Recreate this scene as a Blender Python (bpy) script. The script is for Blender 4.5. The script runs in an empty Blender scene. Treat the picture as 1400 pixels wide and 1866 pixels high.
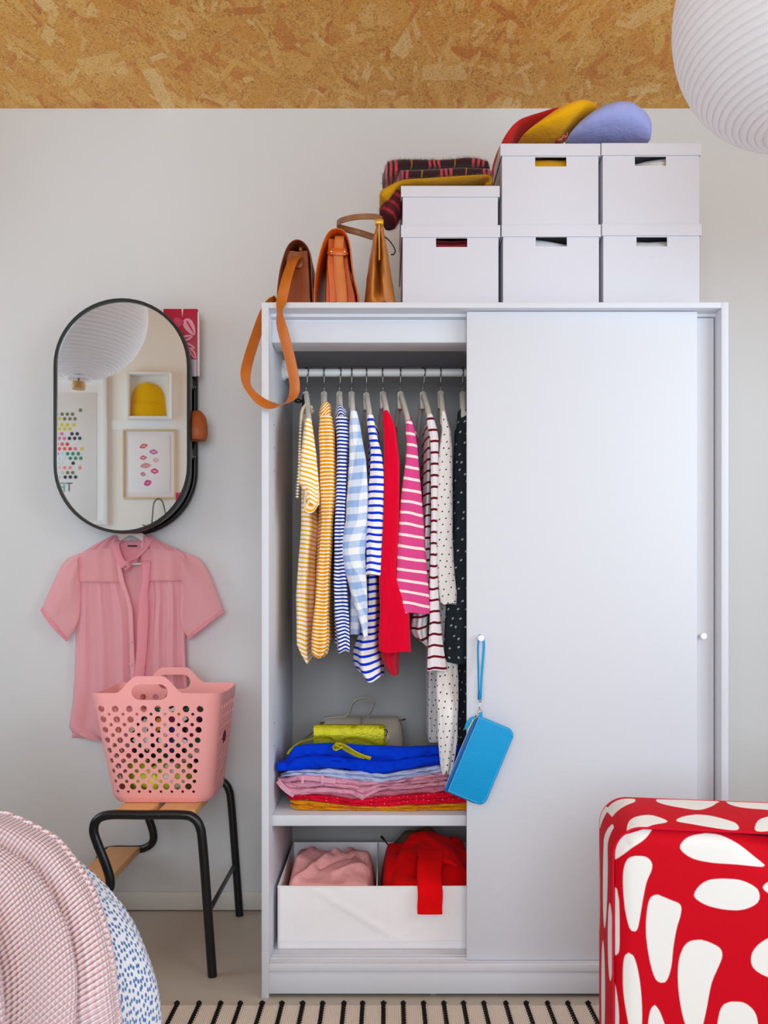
import bpy, bmesh, math, random
from mathutils import Vector, Matrix, noise
random.seed(7)
PI = math.pi
V = Vector
SC = bpy.context.scene
COL = SC.collection

# ---------------------------------------------------------------- camera, world, lamps, exposure
cam_d = bpy.data.cameras.new('camera')
cam = bpy.data.objects.new('camera', cam_d); COL.objects.link(cam)
CAM_Y, CAM_Z, FPX = -2.03, 1.026, 1464.0
cam.location = (0, CAM_Y, CAM_Z); cam.rotation_euler = (PI/2, 0, 0)
cam_d.sensor_fit = 'VERTICAL'; cam_d.sensor_height = 36.0; cam_d.sensor_width = 36.0*1400/1866
cam_d.lens = FPX/1866*36.0
cam_d.shift_y = (1080-933)/1866
cam_d.dof.use_dof = True; cam_d.dof.focus_distance = 2.15; cam_d.dof.aperture_fstop = 7.0
SC.camera = cam
SC.view_settings.view_transform = 'Standard'; SC.view_settings.look = 'None'
SC.view_settings.gamma = 1.0; SC.view_settings.use_curve_mapping = False
SC.view_settings.exposure = -0.03
SC.cycles.max_bounces = 10; SC.cycles.diffuse_bounces = 6; SC.cycles.transparent_max_bounces = 12
SC.cycles.sample_clamp_indirect = 4.0; SC.cycles.caustics_reflective = False; SC.cycles.caustics_refractive = False

w = bpy.data.worlds.new('daylight'); SC.world = w; w.use_nodes = True
w.node_tree.nodes['Background'].inputs[0].default_value = (0.75, 0.86, 1.0, 1)
w.node_tree.nodes['Background'].inputs[1].default_value = 0.8

def window_light(name, loc, rot, sx, sy, power, colour, spread=180):
    d = bpy.data.lights.new(name, 'AREA'); d.shape = 'RECTANGLE'; d.size = sx; d.size_y = sy
    d.energy = power; d.color = colour; d.spread = math.radians(spread)
    o = bpy.data.objects.new(name, d); COL.objects.link(o); o.location = loc; o.rotation_euler = rot
    return o
# daylight from the right and left windows; the rear light is added frontal fill
window_light('daylight_right', (2.02, -1.8, 1.65), (0, PI/2, 0), 1.55, 2.55, 62.0, (0.76, 0.90, 1.0))
window_light('daylight_left', (-2.42, -0.45, 1.65), (0, -PI/2, 0), 1.3, 1.2, 17.0, (0.76, 0.90, 1.0))
window_light('fill_rear', (-0.2, -4.18, 1.6), (PI/2, 0, 0), 2.3, 1.8, 98.0, (0.77, 0.90, 1.0))

# ---------------------------------------------------------------- helpers
def srgb(r, g, b):
    f = lambda v: (v/255/12.92) if v/255 <= 0.04045 else ((v/255+0.055)/1.055)**2.4
    return (f(r), f(g), f(b), 1.0)
def P(px, py, Y):
    s = (Y-CAM_Y)/FPX
    return V(((px-700)*s, Y, CAM_Z-(py-1080)*s))
def PX(px, Y): return (px-700)*(Y-CAM_Y)/FPX
def PZ(py, Y): return CAM_Z-(py-1080)*(Y-CAM_Y)/FPX
def nz(x, y=0.0, z=0.0): return noise.noise(V((x, y, z)))
def lerp(a, b, t): return a+(b-a)*t
def smooth(t): t = max(0., min(1., t)); return t*t*(3-2*t)
def table(rows, x):
    if x <= rows[0][0]: return rows[0][1:]
    for a, b in zip(rows, rows[1:]):
        if x <= b[0]:
            t = (x-a[0])/(b[0]-a[0])
            return tuple(lerp(p, q, t) for p, q in zip(a[1:], b[1:]))
    return rows[-1][1:]
def spline(pts, n):
    """Catmull-Rom through pts, n samples per span"""
    pts = [V(p) for p in pts]
    if n <= 1: return pts
    out = []
    for i in range(len(pts)-1):
        p0 = pts[i-1] if i else pts[0]*2-pts[1]
        p1, p2 = pts[i], pts[i+1]
        p3 = pts[i+2] if i+2 < len(pts) else pts[-1]*2-pts[-2]
        for k in range(n):
            t = k/n
            out.append(0.5*((2*p1)+(p2-p0)*t+(2*p0-5*p1+4*p2-p3)*t*t+(3*p1-p0-3*p2+p3)*t**3))
    out.append(pts[-1]); return out

class MB:
    """collects verts, faces, uvs of ONE mesh"""
    def __init__(s): s.v = []; s.f = []; s.uv = []
    def add(s, verts, faces, uvs=None):
        n = len(s.v); s.v += [V(p) for p in verts]
        s.uv += list(uvs) if uvs else [(p[0], p[2]) for p in verts]
        s.f += [tuple(i+n for i in f) for f in faces]; return s
    def loft(s, rings, closed=True, caps=True, uvs=None):
        m = len(rings[0]); vs = [p for r in rings for p in r]; fs = []
        for i in range(len(rings)-1):
            for j in range(m if closed else m-1):
                k = (j+1) % m
                fs.append((i*m+j, i*m+k, (i+1)*m+k, (i+1)*m+j))
        if caps and closed:
            fs.append(tuple(range(m))[::-1]); fs.append(tuple(range((len(rings)-1)*m, len(rings)*m)))
        return s.add(vs, fs, uvs)
    def grid(s, rows, uvs=None): return s.loft(rows, closed=False, caps=False, uvs=uvs)
    def box(s, x0, x1, y0, y1, z0, z1, r=0.0015, seg=2):
        b = bmesh.new(); bmesh.ops.create_cube(b, size=1)
        for q in b.verts: q.co = V(((x0+x1)/2+q.co.x*(x1-x0), (y0+y1)/2+q.co.y*(y1-y0), (z0+z1)/2+q.co.z*(z1-z0)))
        if r > 0:
            r = min(r, .45*min(abs(x1-x0), abs(y1-y0), abs(z1-z0)))
            bmesh.ops.bevel(b, geom=list(b.edges), offset=r, segments=seg, affect='EDGES', profile=0.5)
        b.verts.index_update(); s.add([q.co for q in b.verts], [[q.index for q in f.verts] for f in b.faces]); b.free(); return s
    def tube(s, path, r, n=10, flat=1.0, up=None):
        path = [V(p) for p in path]; rings = []; nrm = None
        for i, p in enumerate(path):
            t = (path[min(i+1, len(path)-1)]-path[max(i-1, 0)]).normalized()
            if nrm is None:
                nrm = V(up) if up else (V((0, 0, 1)) if abs(t.z) < .9 else V((1, 0, 0)))
            nrm = (nrm-t*nrm.dot(t)).normalized(); bn = t.cross(nrm)
            rr = r[i] if isinstance(r, (list, tuple)) else r
            rings.append([p+nrm*(math.cos(2*PI*k/n)*rr)+bn*(math.sin(2*PI*k/n)*rr*flat) for k in range(n)])
        return s.loft(rings)
    def ribbon(s, path, wdir, width, th):
        path = [V(p) for p in path]; rings = []; uv = []; d = 0
        for i, p in enumerate(path):
            t = (path[min(i+1, len(path)-1)]-path[max(i-1, 0)]).normalized()
            wd = V(wdir[i]) if isinstance(wdir, list) else V(wdir)
            wd = (wd-t*wd.dot(t)); wd = wd.normalized() if wd.length > 1e-6 else V((0, 1, 0))
            n = t.cross(wd).normalized()
            w_ = width[i] if isinstance(width, list) else width
            a, c = wd*(w_/2), n*(th/2)
            rings.append([p-a-c*.5, p-a+c*.5, p-a*.9+c, p+a*.9+c, p+a+c*.5, p+a-c*.5, p+a*.9-c, p-a*.9-c])
            if i: d += (p-path[i-1]).length
            uv += [(k, d) for k in (0, 0, 0.05*w_, .95*w_, w_, w_, .95*w_, .05*w_)]
        return s.loft(rings, uvs=uv)
    def lathe(s, prof, c, n=32, axis='Z'):
        c = V(c); rings = []
        for r, h in prof:
            ring = []
            for k in range(n):
                a = 2*PI*k/n
                q = (r*math.cos(a), r*math.sin(a), h)
                if axis == 'Y': q = (q[0], h, q[1])
                if axis == 'X': q = (h, q[0], q[1])
                ring.append(c+V(q))
            rings.append(ring)
        return s.loft(rings)
    def disc(s, c, r, th, n=16, axis='Y'):
        return s.lathe([(r*.001, -th/2), (r, -th/2), (r, th/2), (r*.001, th/2)], c, n, axis)
    def build(s, name, mat, parent=None, smooth=True, label=None, kind=None, solid=0.0, recalc=True, sub=0):
        o_ = wloc(parent) if parent else V((0, 0, 0))
        me = bpy.data.meshes.new(name)
        me.from_pydata([tuple(p-o_) for p in s.v], [], s.f)
        ul = me.uv_layers.new(name='UVMap')
        idx = [0]*len(me.loops); me.loops.foreach_get('vertex_index', idx)
        ul.data.foreach_set('uv', [c for i in idx for c in s.uv[i][:2]])
        if recalc:
            b = bmesh.new(); b.from_mesh(me); bmesh.ops.recalc_face_normals(b, faces=b.faces[:]); b.to_mesh(me); b.free()
        me.polygons.foreach_set('use_smooth', [bool(smooth)]*len(me.polygons))
        if smooth is True:
            try: me.set_sharp_from_angle(angle=math.radians(48))
            except Exception: pass
        if mat: me.materials.append(mat)
        o = bpy.data.objects.new(name, me); COL.objects.link(o)
        if parent: o.parent = parent
        if label: o['label'] = label
        if kind: o['kind'] = kind
        if solid:
            q = o.modifiers.new('thickness', 'SOLIDIFY'); q.thickness = solid; q.offset = 0
        if sub:
            q = o.modifiers.new('smooth', 'SUBSURF'); q.levels = sub; q.render_levels = sub
        return o
def wloc(o):
    p = V((0, 0, 0))
    while o: p += o.location; o = o.parent
    return p
def tag(o, label, cat, group=None, kind=None):
    o['label'] = label; o['category'] = cat
    if group: o['group'] = group
    if kind: o['kind'] = kind
    return o
def thing(name, label, cat, loc, group=None):
    o = bpy.data.objects.new(name, None); COL.objects.link(o); o.location = loc; o.empty_display_size = .05
    return tag(o, label, cat, group)
def struct(name, mb, mat, smooth=False):
    o = mb.build(name, mat, None, smooth); o['kind'] = 'structure'; return o

# ---------------------------------------------------------------- materials
class NT:
    def __init__(s, name):
        s.m = bpy.data.materials.new(name); s.m.use_nodes = True; s.t = s.m.node_tree
        s.b = s.t.nodes['Principled BSDF']; s.out = s.t.nodes['Material Output']
    def n(s, typ, ins=None, **kw):
        q = s.t.nodes.new(typ)
        for k, v in kw.items(): setattr(q, k, v)
        for k, v in (ins or {}).items(): s.set(q, k, v)
        return q
    def set(s, q, k, v):
        i = q.inputs[k]
        if isinstance(v, bpy.types.NodeSocket): s.t.links.new(v, i)
        elif isinstance(v, bpy.types.Node): s.t.links.new(v.outputs[0], i)
        else: i.default_value = v
    def math(s, op, a, b=0.0, c=None):
        d = {0: a, 1: b}
        if c is not None: d[2] = c
        return s.n('ShaderNodeMath', d, operation=op).outputs[0]
    def mix(s, f, a, b):
        q = s.n('ShaderNodeMix', data_type='RGBA'); s.set(q, 0, f); s.set(q, 6, a); s.set(q, 7, b); return q.outputs[2]
    def coord(s, which='Object'): return s.n('ShaderNodeTexCoord').outputs[which]
    def uv(s):
        q = s.n('ShaderNodeSeparateXYZ', {0: s.coord('UV')}); return q.outputs[0], q.outputs[1]
    def bump(s, h, strength=.3, dist=.002):
        q = s.n('ShaderNodeBump', {'Height': h, 'Strength': strength, 'Distance': dist}); s.set(s.b, 'Normal', q.outputs[0])
    def cloth_bump(s, fine=700, k=.2, wr=.55, dist=.007, st=(1., 1., .30)):
        g = s.n('ShaderNodeMapping', {0: s.coord(), 3: st}).outputs[0]
        w1 = s.n('ShaderNodeTexNoise', {'Vector': g, 'Scale': 34., 'Detail': 3, 'Roughness': .5, 'Distortion': .6}).outputs[0]
        b1 = s.n('ShaderNodeBump', {'Height': w1, 'Strength': wr, 'Distance': dist})
        b2 = s.n('ShaderNodeBump', {'Height': s.noise(fine, 2), 'Strength': k, 'Distance': .0008, 'Normal': b1.outputs[0]}); s.set(s.b, 'Normal', b2.outputs[0])
    def noise(s, scale, detail=3, vec=None, rough=.6):
        return s.n('ShaderNodeTexNoise', {'Vector': vec or s.coord(), 'Scale': scale, 'Detail': detail, 'Roughness': rough}).outputs[0]
    def base(s, col, rough=.6, spec=.4, sheen=0.0, metal=0.0, coat=0.0):
        s.set(s.b, 'Base Color', col); s.b.inputs['Roughness'].default_value = rough
        s.b.inputs['Specular IOR Level'].default_value = spec; s.b.inputs['Metallic'].default_value = metal
        s.b.inputs['Sheen Weight'].default_value = sheen; s.b.inputs['Coat Weight'].default_value = coat
        return s
def plain(name, col, rough=.5, spec=.4, bump=0., bscale=200., metal=0., vary=0., sheen=0., coat=0., bdist=.001):
    t = NT(name); c = srgb(*col)
    if vary:
        f = t.noise(bscale*.05, 4)
        d = tuple(x*(1-vary) for x in c[:3])+(1,)
        c = t.mix(f, c, d)
    t.base(c, rough, spec, sheen, metal, coat)
    if bump: t.bump(t.noise(bscale, 3), bump, bdist)
    return t.m
def cloth(name, col, weave=900., vary=.12, sheen=.03, rough=.9, bump=.25, st=(1., 1., .30), wr=.55):
    t = NT(name); c = srgb(*col); d = tuple(x*(1-vary) for x in c[:3])+(1,)
    t.base(t.mix(t.noise(25, 3), c, d), rough, .08, min(sheen, .12))
    t.cloth_bump(weave, bump, wr, .007, st); return t.m
def stripes(name, a, b, period, duty, phase=0., wob=.0, a2=None, knit=0.):
    """woven stripes along uv.y (metres): colour b on the share duty of every period"""
    t = NT(name); u, v = t.uv()
    if wob: v = t.math('ADD', v, t.math('MULTIPLY', t.math('SUBTRACT', t.noise(9, 1), .5), wob))
    q = t.math('FRACT', t.math('ADD', t.math('DIVIDE', v, period), phase))
    d = t.math('ABSOLUTE', t.math('SUBTRACT', q, .5))
    f = t.math('LESS_THAN', d, duty/2)
    ca = srgb(*a)
    t.base(t.mix(f, ca, srgb(*b)), .9, .08, .02)
    t.cloth_bump(); return t.m
def gingham(name, white, col, period):
    t = NT(name); u, v = t.uv()
    f = lambda x: t.math('GREATER_THAN', t.math('FRACT', t.math('DIVIDE', x, period)), .5)
    s_ = t.math('MULTIPLY', t.math('ADD', t.math('MULTIPLY', f(v), .75), t.math('MULTIPLY', f(t.math('MULTIPLY', u, .62)), .45)), .85)
    t.base(t.mix(s_, srgb(*white), srgb(*col)), .9, .08, .02); t.cloth_bump(); return t.m
def dotted(name, base, dot, pitch, r, rnd=.35, squash=1.0, rvar=0.):
    t = NT(name); u, v = t.uv()
    c = t.n('ShaderNodeCombineXYZ', {0: t.math('DIVIDE', t.math('ADD', u, t.math('MULTIPLY', v, .35)), pitch), 1: t.math('DIVIDE', t.math('MULTIPLY', v, squash), pitch)})
    vo = t.n('ShaderNodeTexVoronoi', {'Vector': c, 'Scale': 1.0, 'Randomness': rnd}, voronoi_dimensions='2D')
    f = t.math('LESS_THAN', vo.outputs['Distance'], r/pitch)
    t.base(t.mix(f, srgb(*base), srgb(*dot)), .85, .12, .02); t.cloth_bump(); return t.m

M = {}
M['board'] = plain('white_melamine', (211, 212, 219), .5, .25, .03, 400)
M['wall'] = plain('white_wall_paint', (217, 216, 216), .8, .2, .12, 260)
M['wallfar'] = plain('warm_white_paint', (246, 244, 238), .8, .2)
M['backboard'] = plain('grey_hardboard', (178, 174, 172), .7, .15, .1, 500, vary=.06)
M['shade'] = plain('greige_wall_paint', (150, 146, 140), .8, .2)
M['skirt'] = plain('white_gloss_paint', (222, 220, 214), .45, .4)
M['floor'] = plain('beige_linoleum', (186, 175, 162), .42, .35, .05, 90, vary=.07)
M['carton'] = plain('white_cardboard', (213, 212, 222), .7, .25, .08, 700)
M['black'] = plain('black_metal', (10, 10, 12), .32, .5, .05, 500)
M['blackmat'] = plain('black_matte', (14, 13, 14), .7, .3)
M['chrome'] = plain('chrome', (200, 198, 195), .18, .5, metal=1.)
M['brass'] = plain('brass', (205, 165, 80), .3, .5, metal=1.)
M['steel'] = plain('dark_steel', (120, 118, 116), .3, .5, metal=1.)
M['hanger'] = plain('cream_hanger_wood', (226, 220, 208), .45, .35)
M['mirror'] = plain('mirror_glass', (238, 240, 240), .015, .5, metal=1.)
M['white'] = plain('white_paint', (240, 240, 240), .5, .3)

def osb():
    t = NT('oriented_strand_board'); g = t.n('ShaderNodeMapping', {0: t.coord(), 3: (1.0, .62, 1.0)}).outputs[0]
    nb = t.noise(5, 5, g, .7)
    fine = t.n('ShaderNodeTexNoise', {'Vector': g, 'Scale': 120, 'Detail': 6, 'Roughness': .8, 'Distortion': 1.2}).outputs[0]
    r = t.n('ShaderNodeValToRGB', {0: fine}); e = r.color_ramp.elements
    e[0].position = .34; e[0].color = srgb(136, 82, 32); e[1].position = .62; e[1].color = srgb(242, 190, 108)
    m = e.new(.46); m.color = srgb(214, 150, 72)
    col = t.mix(t.math('MULTIPLY', nb, .35), r.outputs[0], srgb(228, 164, 78))
    hsum = None
    for k, (sc, L, W, pal, off) in enumerate(((20, .55, .26, (.2, .8), 0), (30, .5, .16, (0, 1), 1.3), (12, .55, .15, (.0, 1.), 3.1), (8, .55, .18, (.1, .9), 7.7), (19, .5, .12, (0, 1), 9.2), (10, .5, .08, (0, 1), 5.2))):
        mp = t.n('ShaderNodeMapping', {0: g, 1: (off, off*.7, 0), 2: (0, 0, off)}).outputs[0]
        wob = t.n('ShaderNodeTexNoise', {'Vector': mp, 'Scale': sc*2.5, 'Detail': 2}).outputs[1]
        mp = t.n('ShaderNodeVectorMath', {0: mp, 1: t.n('ShaderNodeVectorMath', {0: wob, 1: (.012, .012, 0)}, operation='MULTIPLY').outputs[0]}, operation='ADD').outputs[0]
        vo = t.n('ShaderNodeTexVoronoi', {'Vector': mp, 'Scale': sc, 'Randomness': 1.}, voronoi_dimensions='2D')
        d = t.n('ShaderNodeVectorMath', {0: mp, 1: vo.outputs['Position']}, operation='SUBTRACT').outputs[0]
        sx = t.n('ShaderNodeSeparateXYZ', {0: d}); cc = t.n('ShaderNodeSeparateColor', {0: vo.outputs['Color']})
        a = t.math('MULTIPLY', t.math('SUBTRACT', cc.outputs[0], .5), PI*.95)
        ca, sa = t.math('COSINE', a), t.math('SINE', a)
        u = t.math('ADD', t.math('MULTIPLY', sx.outputs[0], ca), t.math('MULTIPLY', sx.outputs[1], sa))
        v = t.math('SUBTRACT', t.math('MULTIPLY', sx.outputs[1], ca), t.math('MULTIPLY', sx.outputs[0], sa))
        inside = t.math('MULTIPLY', t.math('LESS_THAN', t.math('ABSOLUTE', u), L/sc), t.math('LESS_THAN', t.math('ABSOLUTE', v), W/sc))
        pick = t.math('GREATER_THAN', cc.outputs[2], .45)
        rr = t.n('ShaderNodeValToRGB', {0: cc.outputs[1]}); q = rr.color_ramp.elements
        q[0].position = 0; q[0].color = srgb(206, 122, 56); q[1].position = 1; q[1].color = srgb(250, 212, 146)
        for pos, c_ in ((.12, (220, 138, 64)), (.3, (234, 172, 82)), (.5, (228, 164, 76)), (.75, (244, 192, 108))):
            x = q.new(pos); x.color = srgb(*c_)
        grain = t.n('ShaderNodeTexNoise', {'Vector': t.n('ShaderNodeCombineXYZ', {0: t.math('MULTIPLY', u, 60), 1: t.math('MULTIPLY', v, 900), 2: cc.outputs[0]}).outputs[0], 'Scale': 1., 'Detail': 2}).outputs[0]
        fc = t.mix(t.math('MULTIPLY', t.math('SUBTRACT', grain, .35), .9), rr.outputs[0], srgb(180, 112, 48))
        mask = t.math('MULTIPLY', t.math('MULTIPLY', inside, pick), .74)
        col = t.mix(mask, col, fc)
        hsum = mask if hsum is None else t.math('ADD', hsum, mask)
    # dark specks
    sp = t.n('ShaderNodeTexVoronoi', {'Vector': g, 'Scale': 115, 'Randomness': 1.}, voronoi_dimensions='2D')
    sc_ = t.n('ShaderNodeSeparateColor', {0: sp.outputs['Color']})
    f = t.math('MULTIPLY', t.math('LESS_THAN', sp.outputs['Distance'], t.math('MULTIPLY', sc_.outputs[1], .17)), t.math('GREATER_THAN', sc_.outputs[0], .72))
    fs = t.math('MULTIPLY', t.math('GREATER_THAN', t.n('ShaderNodeTexNoise', {'Vector': t.n('ShaderNodeMapping', {0: g, 2: (0, 0, .5), 3: (1., 3., 1.)}).outputs[0], 'Scale': 130, 'Detail': 3, 'Roughness': .6}).outputs[0], .60), .55)
    col = t.mix(t.math('MAXIMUM', t.math('MULTIPLY', f, .85), fs), col, srgb(104, 58, 24))
    t.base(col, .55, .3); t.bump(t.math('ADD', hsum, fine), .25, .002); return t.m
M['osb'] = osb()
def wood(name, a, b, sc=1.):
    t = NT(name); g = t.n('ShaderNodeMapping', {0: t.coord(), 3: (60*sc, 4*sc, 60*sc)}).outputs[0]
    t.base(t.mix(t.noise(1., 4, g), srgb(*a), srgb(*b)), .45, .35); return t.m
M['beech'] = wood('beech_wood', (226, 176, 120), (205, 148, 92))
M['neckwood'] = wood('lamp_neck_wood', (215, 165, 100), (190, 140, 80))
# ---------------------------------------------------------------- the room
WALL_Y, CEIL, LX, RX, BY = 0.57, 2.593, -2.4, 2.0, -4.2
struct('floor', MB().box(LX-.1, RX+.1, BY-.1, WALL_Y+.1, -.06, 0, 0), M['floor'])
struct('ceiling', MB().box(LX-.1, RX+.1, BY-.1, WALL_Y+.1, CEIL, CEIL+.05, 0), M['osb'])
struct('wall_back', MB().box(LX-.1, RX+.1, WALL_Y, WALL_Y+.1, 0, CEIL, 0), M['wall'])
def wall_hole(name, axis, c0, c1, lo, hi, h0, h1, z0, z1, mat):
    """a wall with a window opening h0..h1 by z0..z1, in one mesh"""
    m = MB()
    for a, b, p, q in ((lo, h0, 0, CEIL), (h1, hi, 0, CEIL), (h0, h1, 0, z0), (h0, h1, z1, CEIL)):
        if axis == 'X': m.box(c0, c1, a, b, p, q, 0)
        else: m.box(a, b, c0, c1, p, q, 0)
    return struct(name, m, mat)
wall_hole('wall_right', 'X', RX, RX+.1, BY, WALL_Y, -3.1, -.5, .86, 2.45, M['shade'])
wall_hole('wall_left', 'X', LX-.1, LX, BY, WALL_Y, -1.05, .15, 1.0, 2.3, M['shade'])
wall_hole('wall_rear', 'Y', BY-.1, BY, LX, RX, -1.4, 1.0, .7, 2.52, M['shade'])  # unseen rear wall; its opening is added for the frontal fill light
# partition beside the doorway the camera looks through: the wall seen in the mirror
PART_Y = -1.45
struct('wall_partition', MB().box(LX, -1.02, PART_Y-.1, PART_Y, 0, CEIL, 0), M['wallfar'])
def window_frame(name, axis, c, h0, h1, z0, z1):
    m = MB(); t = .05
    for a, b, p, q in ((h0, h0+t, z0, z1), (h1-t, h1, z0, z1), (h0, h1, z0, z0+t), (h0, h1, z1-t, z1), ((h0+h1)/2-.02, (h0+h1)/2+.02, z0, z1)):
        if axis == 'X': m.box(c-.02, c+.02, a, b, p, q, 0)
        else: m.box(a, b, c-.02, c+.02, p, q, 0)
    o = struct(name, m, M['skirt']); h = (h0+h1)/2
    for a, b in ((h0+t, h-.02), (h+.02, h1-t)):
        q = MB()
        if axis == 'X': q.box(c-.003, c+.003, a, b, z0+t, z1-t, 0)
        else: q.box(a, b, c-.003, c+.003, z0+t, z1-t, 0)
        q.build('pane', PANE, o, False)
    return o
PANE = NT('window_glass'); PANE.base((1, 1, 1, 1), .0, .5); PANE.b.inputs['Transmission Weight'].default_value = 1.; PANE = PANE.m
window_frame('window_1', 'X', RX+.07, -3.1, -.5, .86, 2.45)
window_frame('window_2', 'X', LX-.07, -1.05, .15, 1.0, 2.3)
window_frame('window_3', 'Y', BY-.07, -1.4, 1.0, .7, 2.52)  # unseen window added around the fill light behind the camera
m = MB().box(LX, -.312, WALL_Y-.014, WALL_Y, .003, .060, .003)
struct('baseboard_left', m, M['skirt'], True)
struct('baseboard_right', MB().box(.89, RX, WALL_Y-.014, WALL_Y, .003, .060, .003), M['skirt'], True)

# ---------------------------------------------------------------- wardrobe
WL, WR, WT, TH = -.3095, .871, 1.760, .018
wr = thing('wardrobe', 'white wardrobe with two sliding doors pushed to one side, open onto hanging clothes', 'wardrobe', (.28, .27, 0))
B = M['board']
MB().box(WL, WL+TH, 0, .545, 0, WT, .001).build('side_panel', B, wr)
MB().box(WR-TH, WR, 0, .545, 0, WT, .001).build('side_panel', B, wr)
MB().box(WL+TH, WR-TH, 0, .545, WT-.0145, WT, .001).build('top_panel', B, wr)
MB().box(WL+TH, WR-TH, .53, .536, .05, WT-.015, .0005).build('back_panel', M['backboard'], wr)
MB().box(WL+TH, WR-TH, .012, .50, .068, .087, .001).build('bottom_panel', B, wr)
MB().box(WL+TH, WR-TH, .0, .014, .0675, .0872, .002).build('front_rail', B, wr)
MB().box(WL+TH, WR-TH, .004, .02, .0105, .068, .001).build('plinth', B, wr)
MB().box(.119, .134, 0.02, .03, 0.0, .0105, .001).build('plinth_foot', plain('grey_felt', (150, 152, 165), .8), wr)
MB().box(WL+TH, WR-TH, .054, .13, 1.6746, 1.729, .002).build('fascia', B, wr)
m = MB().loft([[V((x, y, z)) for y, z in ((.020, 1.7455), (.036, 1.7435), (.038, 1.736), (.056, 1.734), (.056, 1.7285), (.12, 1.7285), (.12, 1.7455))] for x in (WL+TH, WR-TH)])
m.build('top_track', B, wr, False)
m = MB()
for y in (.030, .046): m.box(WL+TH, WR-TH, y, y+.004, .0865, .0905, .0008)
m.build('bottom_track', B, wr)
MB().box(WL+TH, .60, .06, .528, .419, .447, .0012).build('shelf', B, wr)
MB().box(.30, .316, .075, .528, .087, 1.7285, .001).build('partition_panel', B, wr)
ZR = 1.658
MB().lathe([(.0001, -.25), (.0112, -.25), (.0112, .30), (.0001, .30)], (0, .28, ZR), 20, 'X').build('clothes_rail', plain('white_lacquered_tube', (236, 234, 232), .3), wr)
br = MB().lathe([(.001, WL+TH), (.022, WL+TH), (.022, WL+TH+.006), (.016, WL+TH+.010), (.016, WL+TH+.026), (.001, WL+TH+.026)], (0, .28, ZR), 20, 'X')
br.box(WL+TH, WL+TH+.012, .266, .294, ZR+.01, ZR+.034, .002)
br.build('rail_bracket', M['white'], wr)
# peg holes in the left panel
for z in (.56, .62, .68, 1.35, 1.41, 1.47, 1.53):
    MB().lathe([(.0002, 0), (.0022, 0), (.0022, .0008), (.0002, .0008)], (WL+TH, .10, z), 10, 'X').build('peg_hole', M['steel'], wr)
def door(x0, x1, y, lab):
    d = MB().box(x0, x1, y, y+.012, .0885, 1.7435 if y < .03 else 1.7335, .0012).build('sliding_door', B, wr, label=lab); return d
d1 = door(.2115, .7997, .020, 'front sliding door with a round knob near its left edge')
d2 = door(.262, .849, .038, 'rear sliding door, only a strip beside the front door showing')
def knob(x, y, z, par):
    MB().lathe([(.0005, 0), (.005, 0), (.005, -.011), (.0078, -.014), (.0084, -.019), (.0078, -.023), (.0005, -.0235)], (x, y, z), 24, 'Y').build('knob', M['white'], par)
KX, KZ = PX(877, 0), PZ(1163, 0)
knob(KX, .020, KZ, d1); knob(PX(1282, .02), .038, PZ(1159, .02), d2)

# ---------------------------------------------------------------- boxes on top of the wardrobe
def carton(label, l, r, t, b, tall=True, hole=None, Y=.10, lidh=25, group='white cardboard boxes on the wardrobe'):
    x0, x1, z0, z1 = PX(l, Y), PX(r, Y), b, PZ(t, Y)
    bx = thing('storage_box', label, 'box', ((x0+x1)/2, Y+.17, z0), group)
    i = .0045; g = .0022; y0, y1 = Y+.0035, Y+.345
    X0, X1, Z1 = x0+i, x1-i, z1-.004
    m = MB()
    if hole:
        hx0, hx1, hz0, hz1 = PX(hole[0], Y), PX(hole[1], Y), PZ(hole[3], Y), PZ(hole[2], Y)
        for a, b_, p, q in ((X0, hx0, z0, Z1), (hx1, X1, z0, Z1), (hx0, hx1, z0, hz0), (hx0, hx1, hz1, Z1)):
            m.box(a, b_, y0, y0+g, p, q, 0)
    else: m.box(X0, X1, y0, y0+g, z0, Z1, .0005)
    m.box(X0, X1, y1-g, y1, z0, Z1, 0); m.box(X0, X0+g, y0+g, y1-g, z0, Z1, 0); m.box(X1-g, X1, y0+g, y1-g, z0, Z1, 0)
    m.box(X0+g, X1-g, y0+g, y1-g, z0, z0+g, 0)
    m.build('box_body', M['carton'], bx, False)
    lz = PZ(t+lidh, Y); k = MB()
    k.box(x0, x1, Y, Y+.35, z1-g, z1, .0006); k.box(x0, x1, Y, Y+g, lz, z1-g, .0004); k.box(x0, x1, Y+.35-g, Y+.35, lz, z1-g, 0)
    k.box(x0, x0+g, Y+g, Y+.35-g, lz, z1-g, 0); k.box(x1-g, x1, Y+g, Y+.35-g, lz, z1-g, 0)
    k.build('lid', M['carton'], bx, False)
    return (x0, x1, z0, z1)
ZT = WT+.0005
b1 = carton('white lidded box beside the camel bag, dark red knit in its slot', 731, 912, 410, ZT, hole=(795, 852, 433, 449), lidh=22)
b2 = carton('white lidded box, middle of lower row, wrinkled white cloth in its slot', 914.5, 1095.5, 409, ZT, hole=(977, 1034, 431, 448), lidh=22)
b3 = carton('white lidded box ending the lower row, smooth white cloth in its slot', 1097.5, 1279, 407, ZT, hole=(1161, 1217, 431, 448), lidh=22)
carton('low white lidded box without a slot, under the folded mohair scarves', 731, 911, 338.5, b1[3]+.0005, lidh=20)
b5 = carton('white lidded box under the red and mustard berets, yellow knit in its slot', 912.5, 1094.5, 261.5, b2[3]+.0005, hole=(976, 1033, 285, 302), lidh=22)
b6 = carton('white lidded box under the periwinkle beret, ribbed white cloth in its slot', 1096.5, 1278.5, 260.5, b3[3]+.0005, hole=(1158, 1215, 284, 301), lidh=22)
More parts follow.
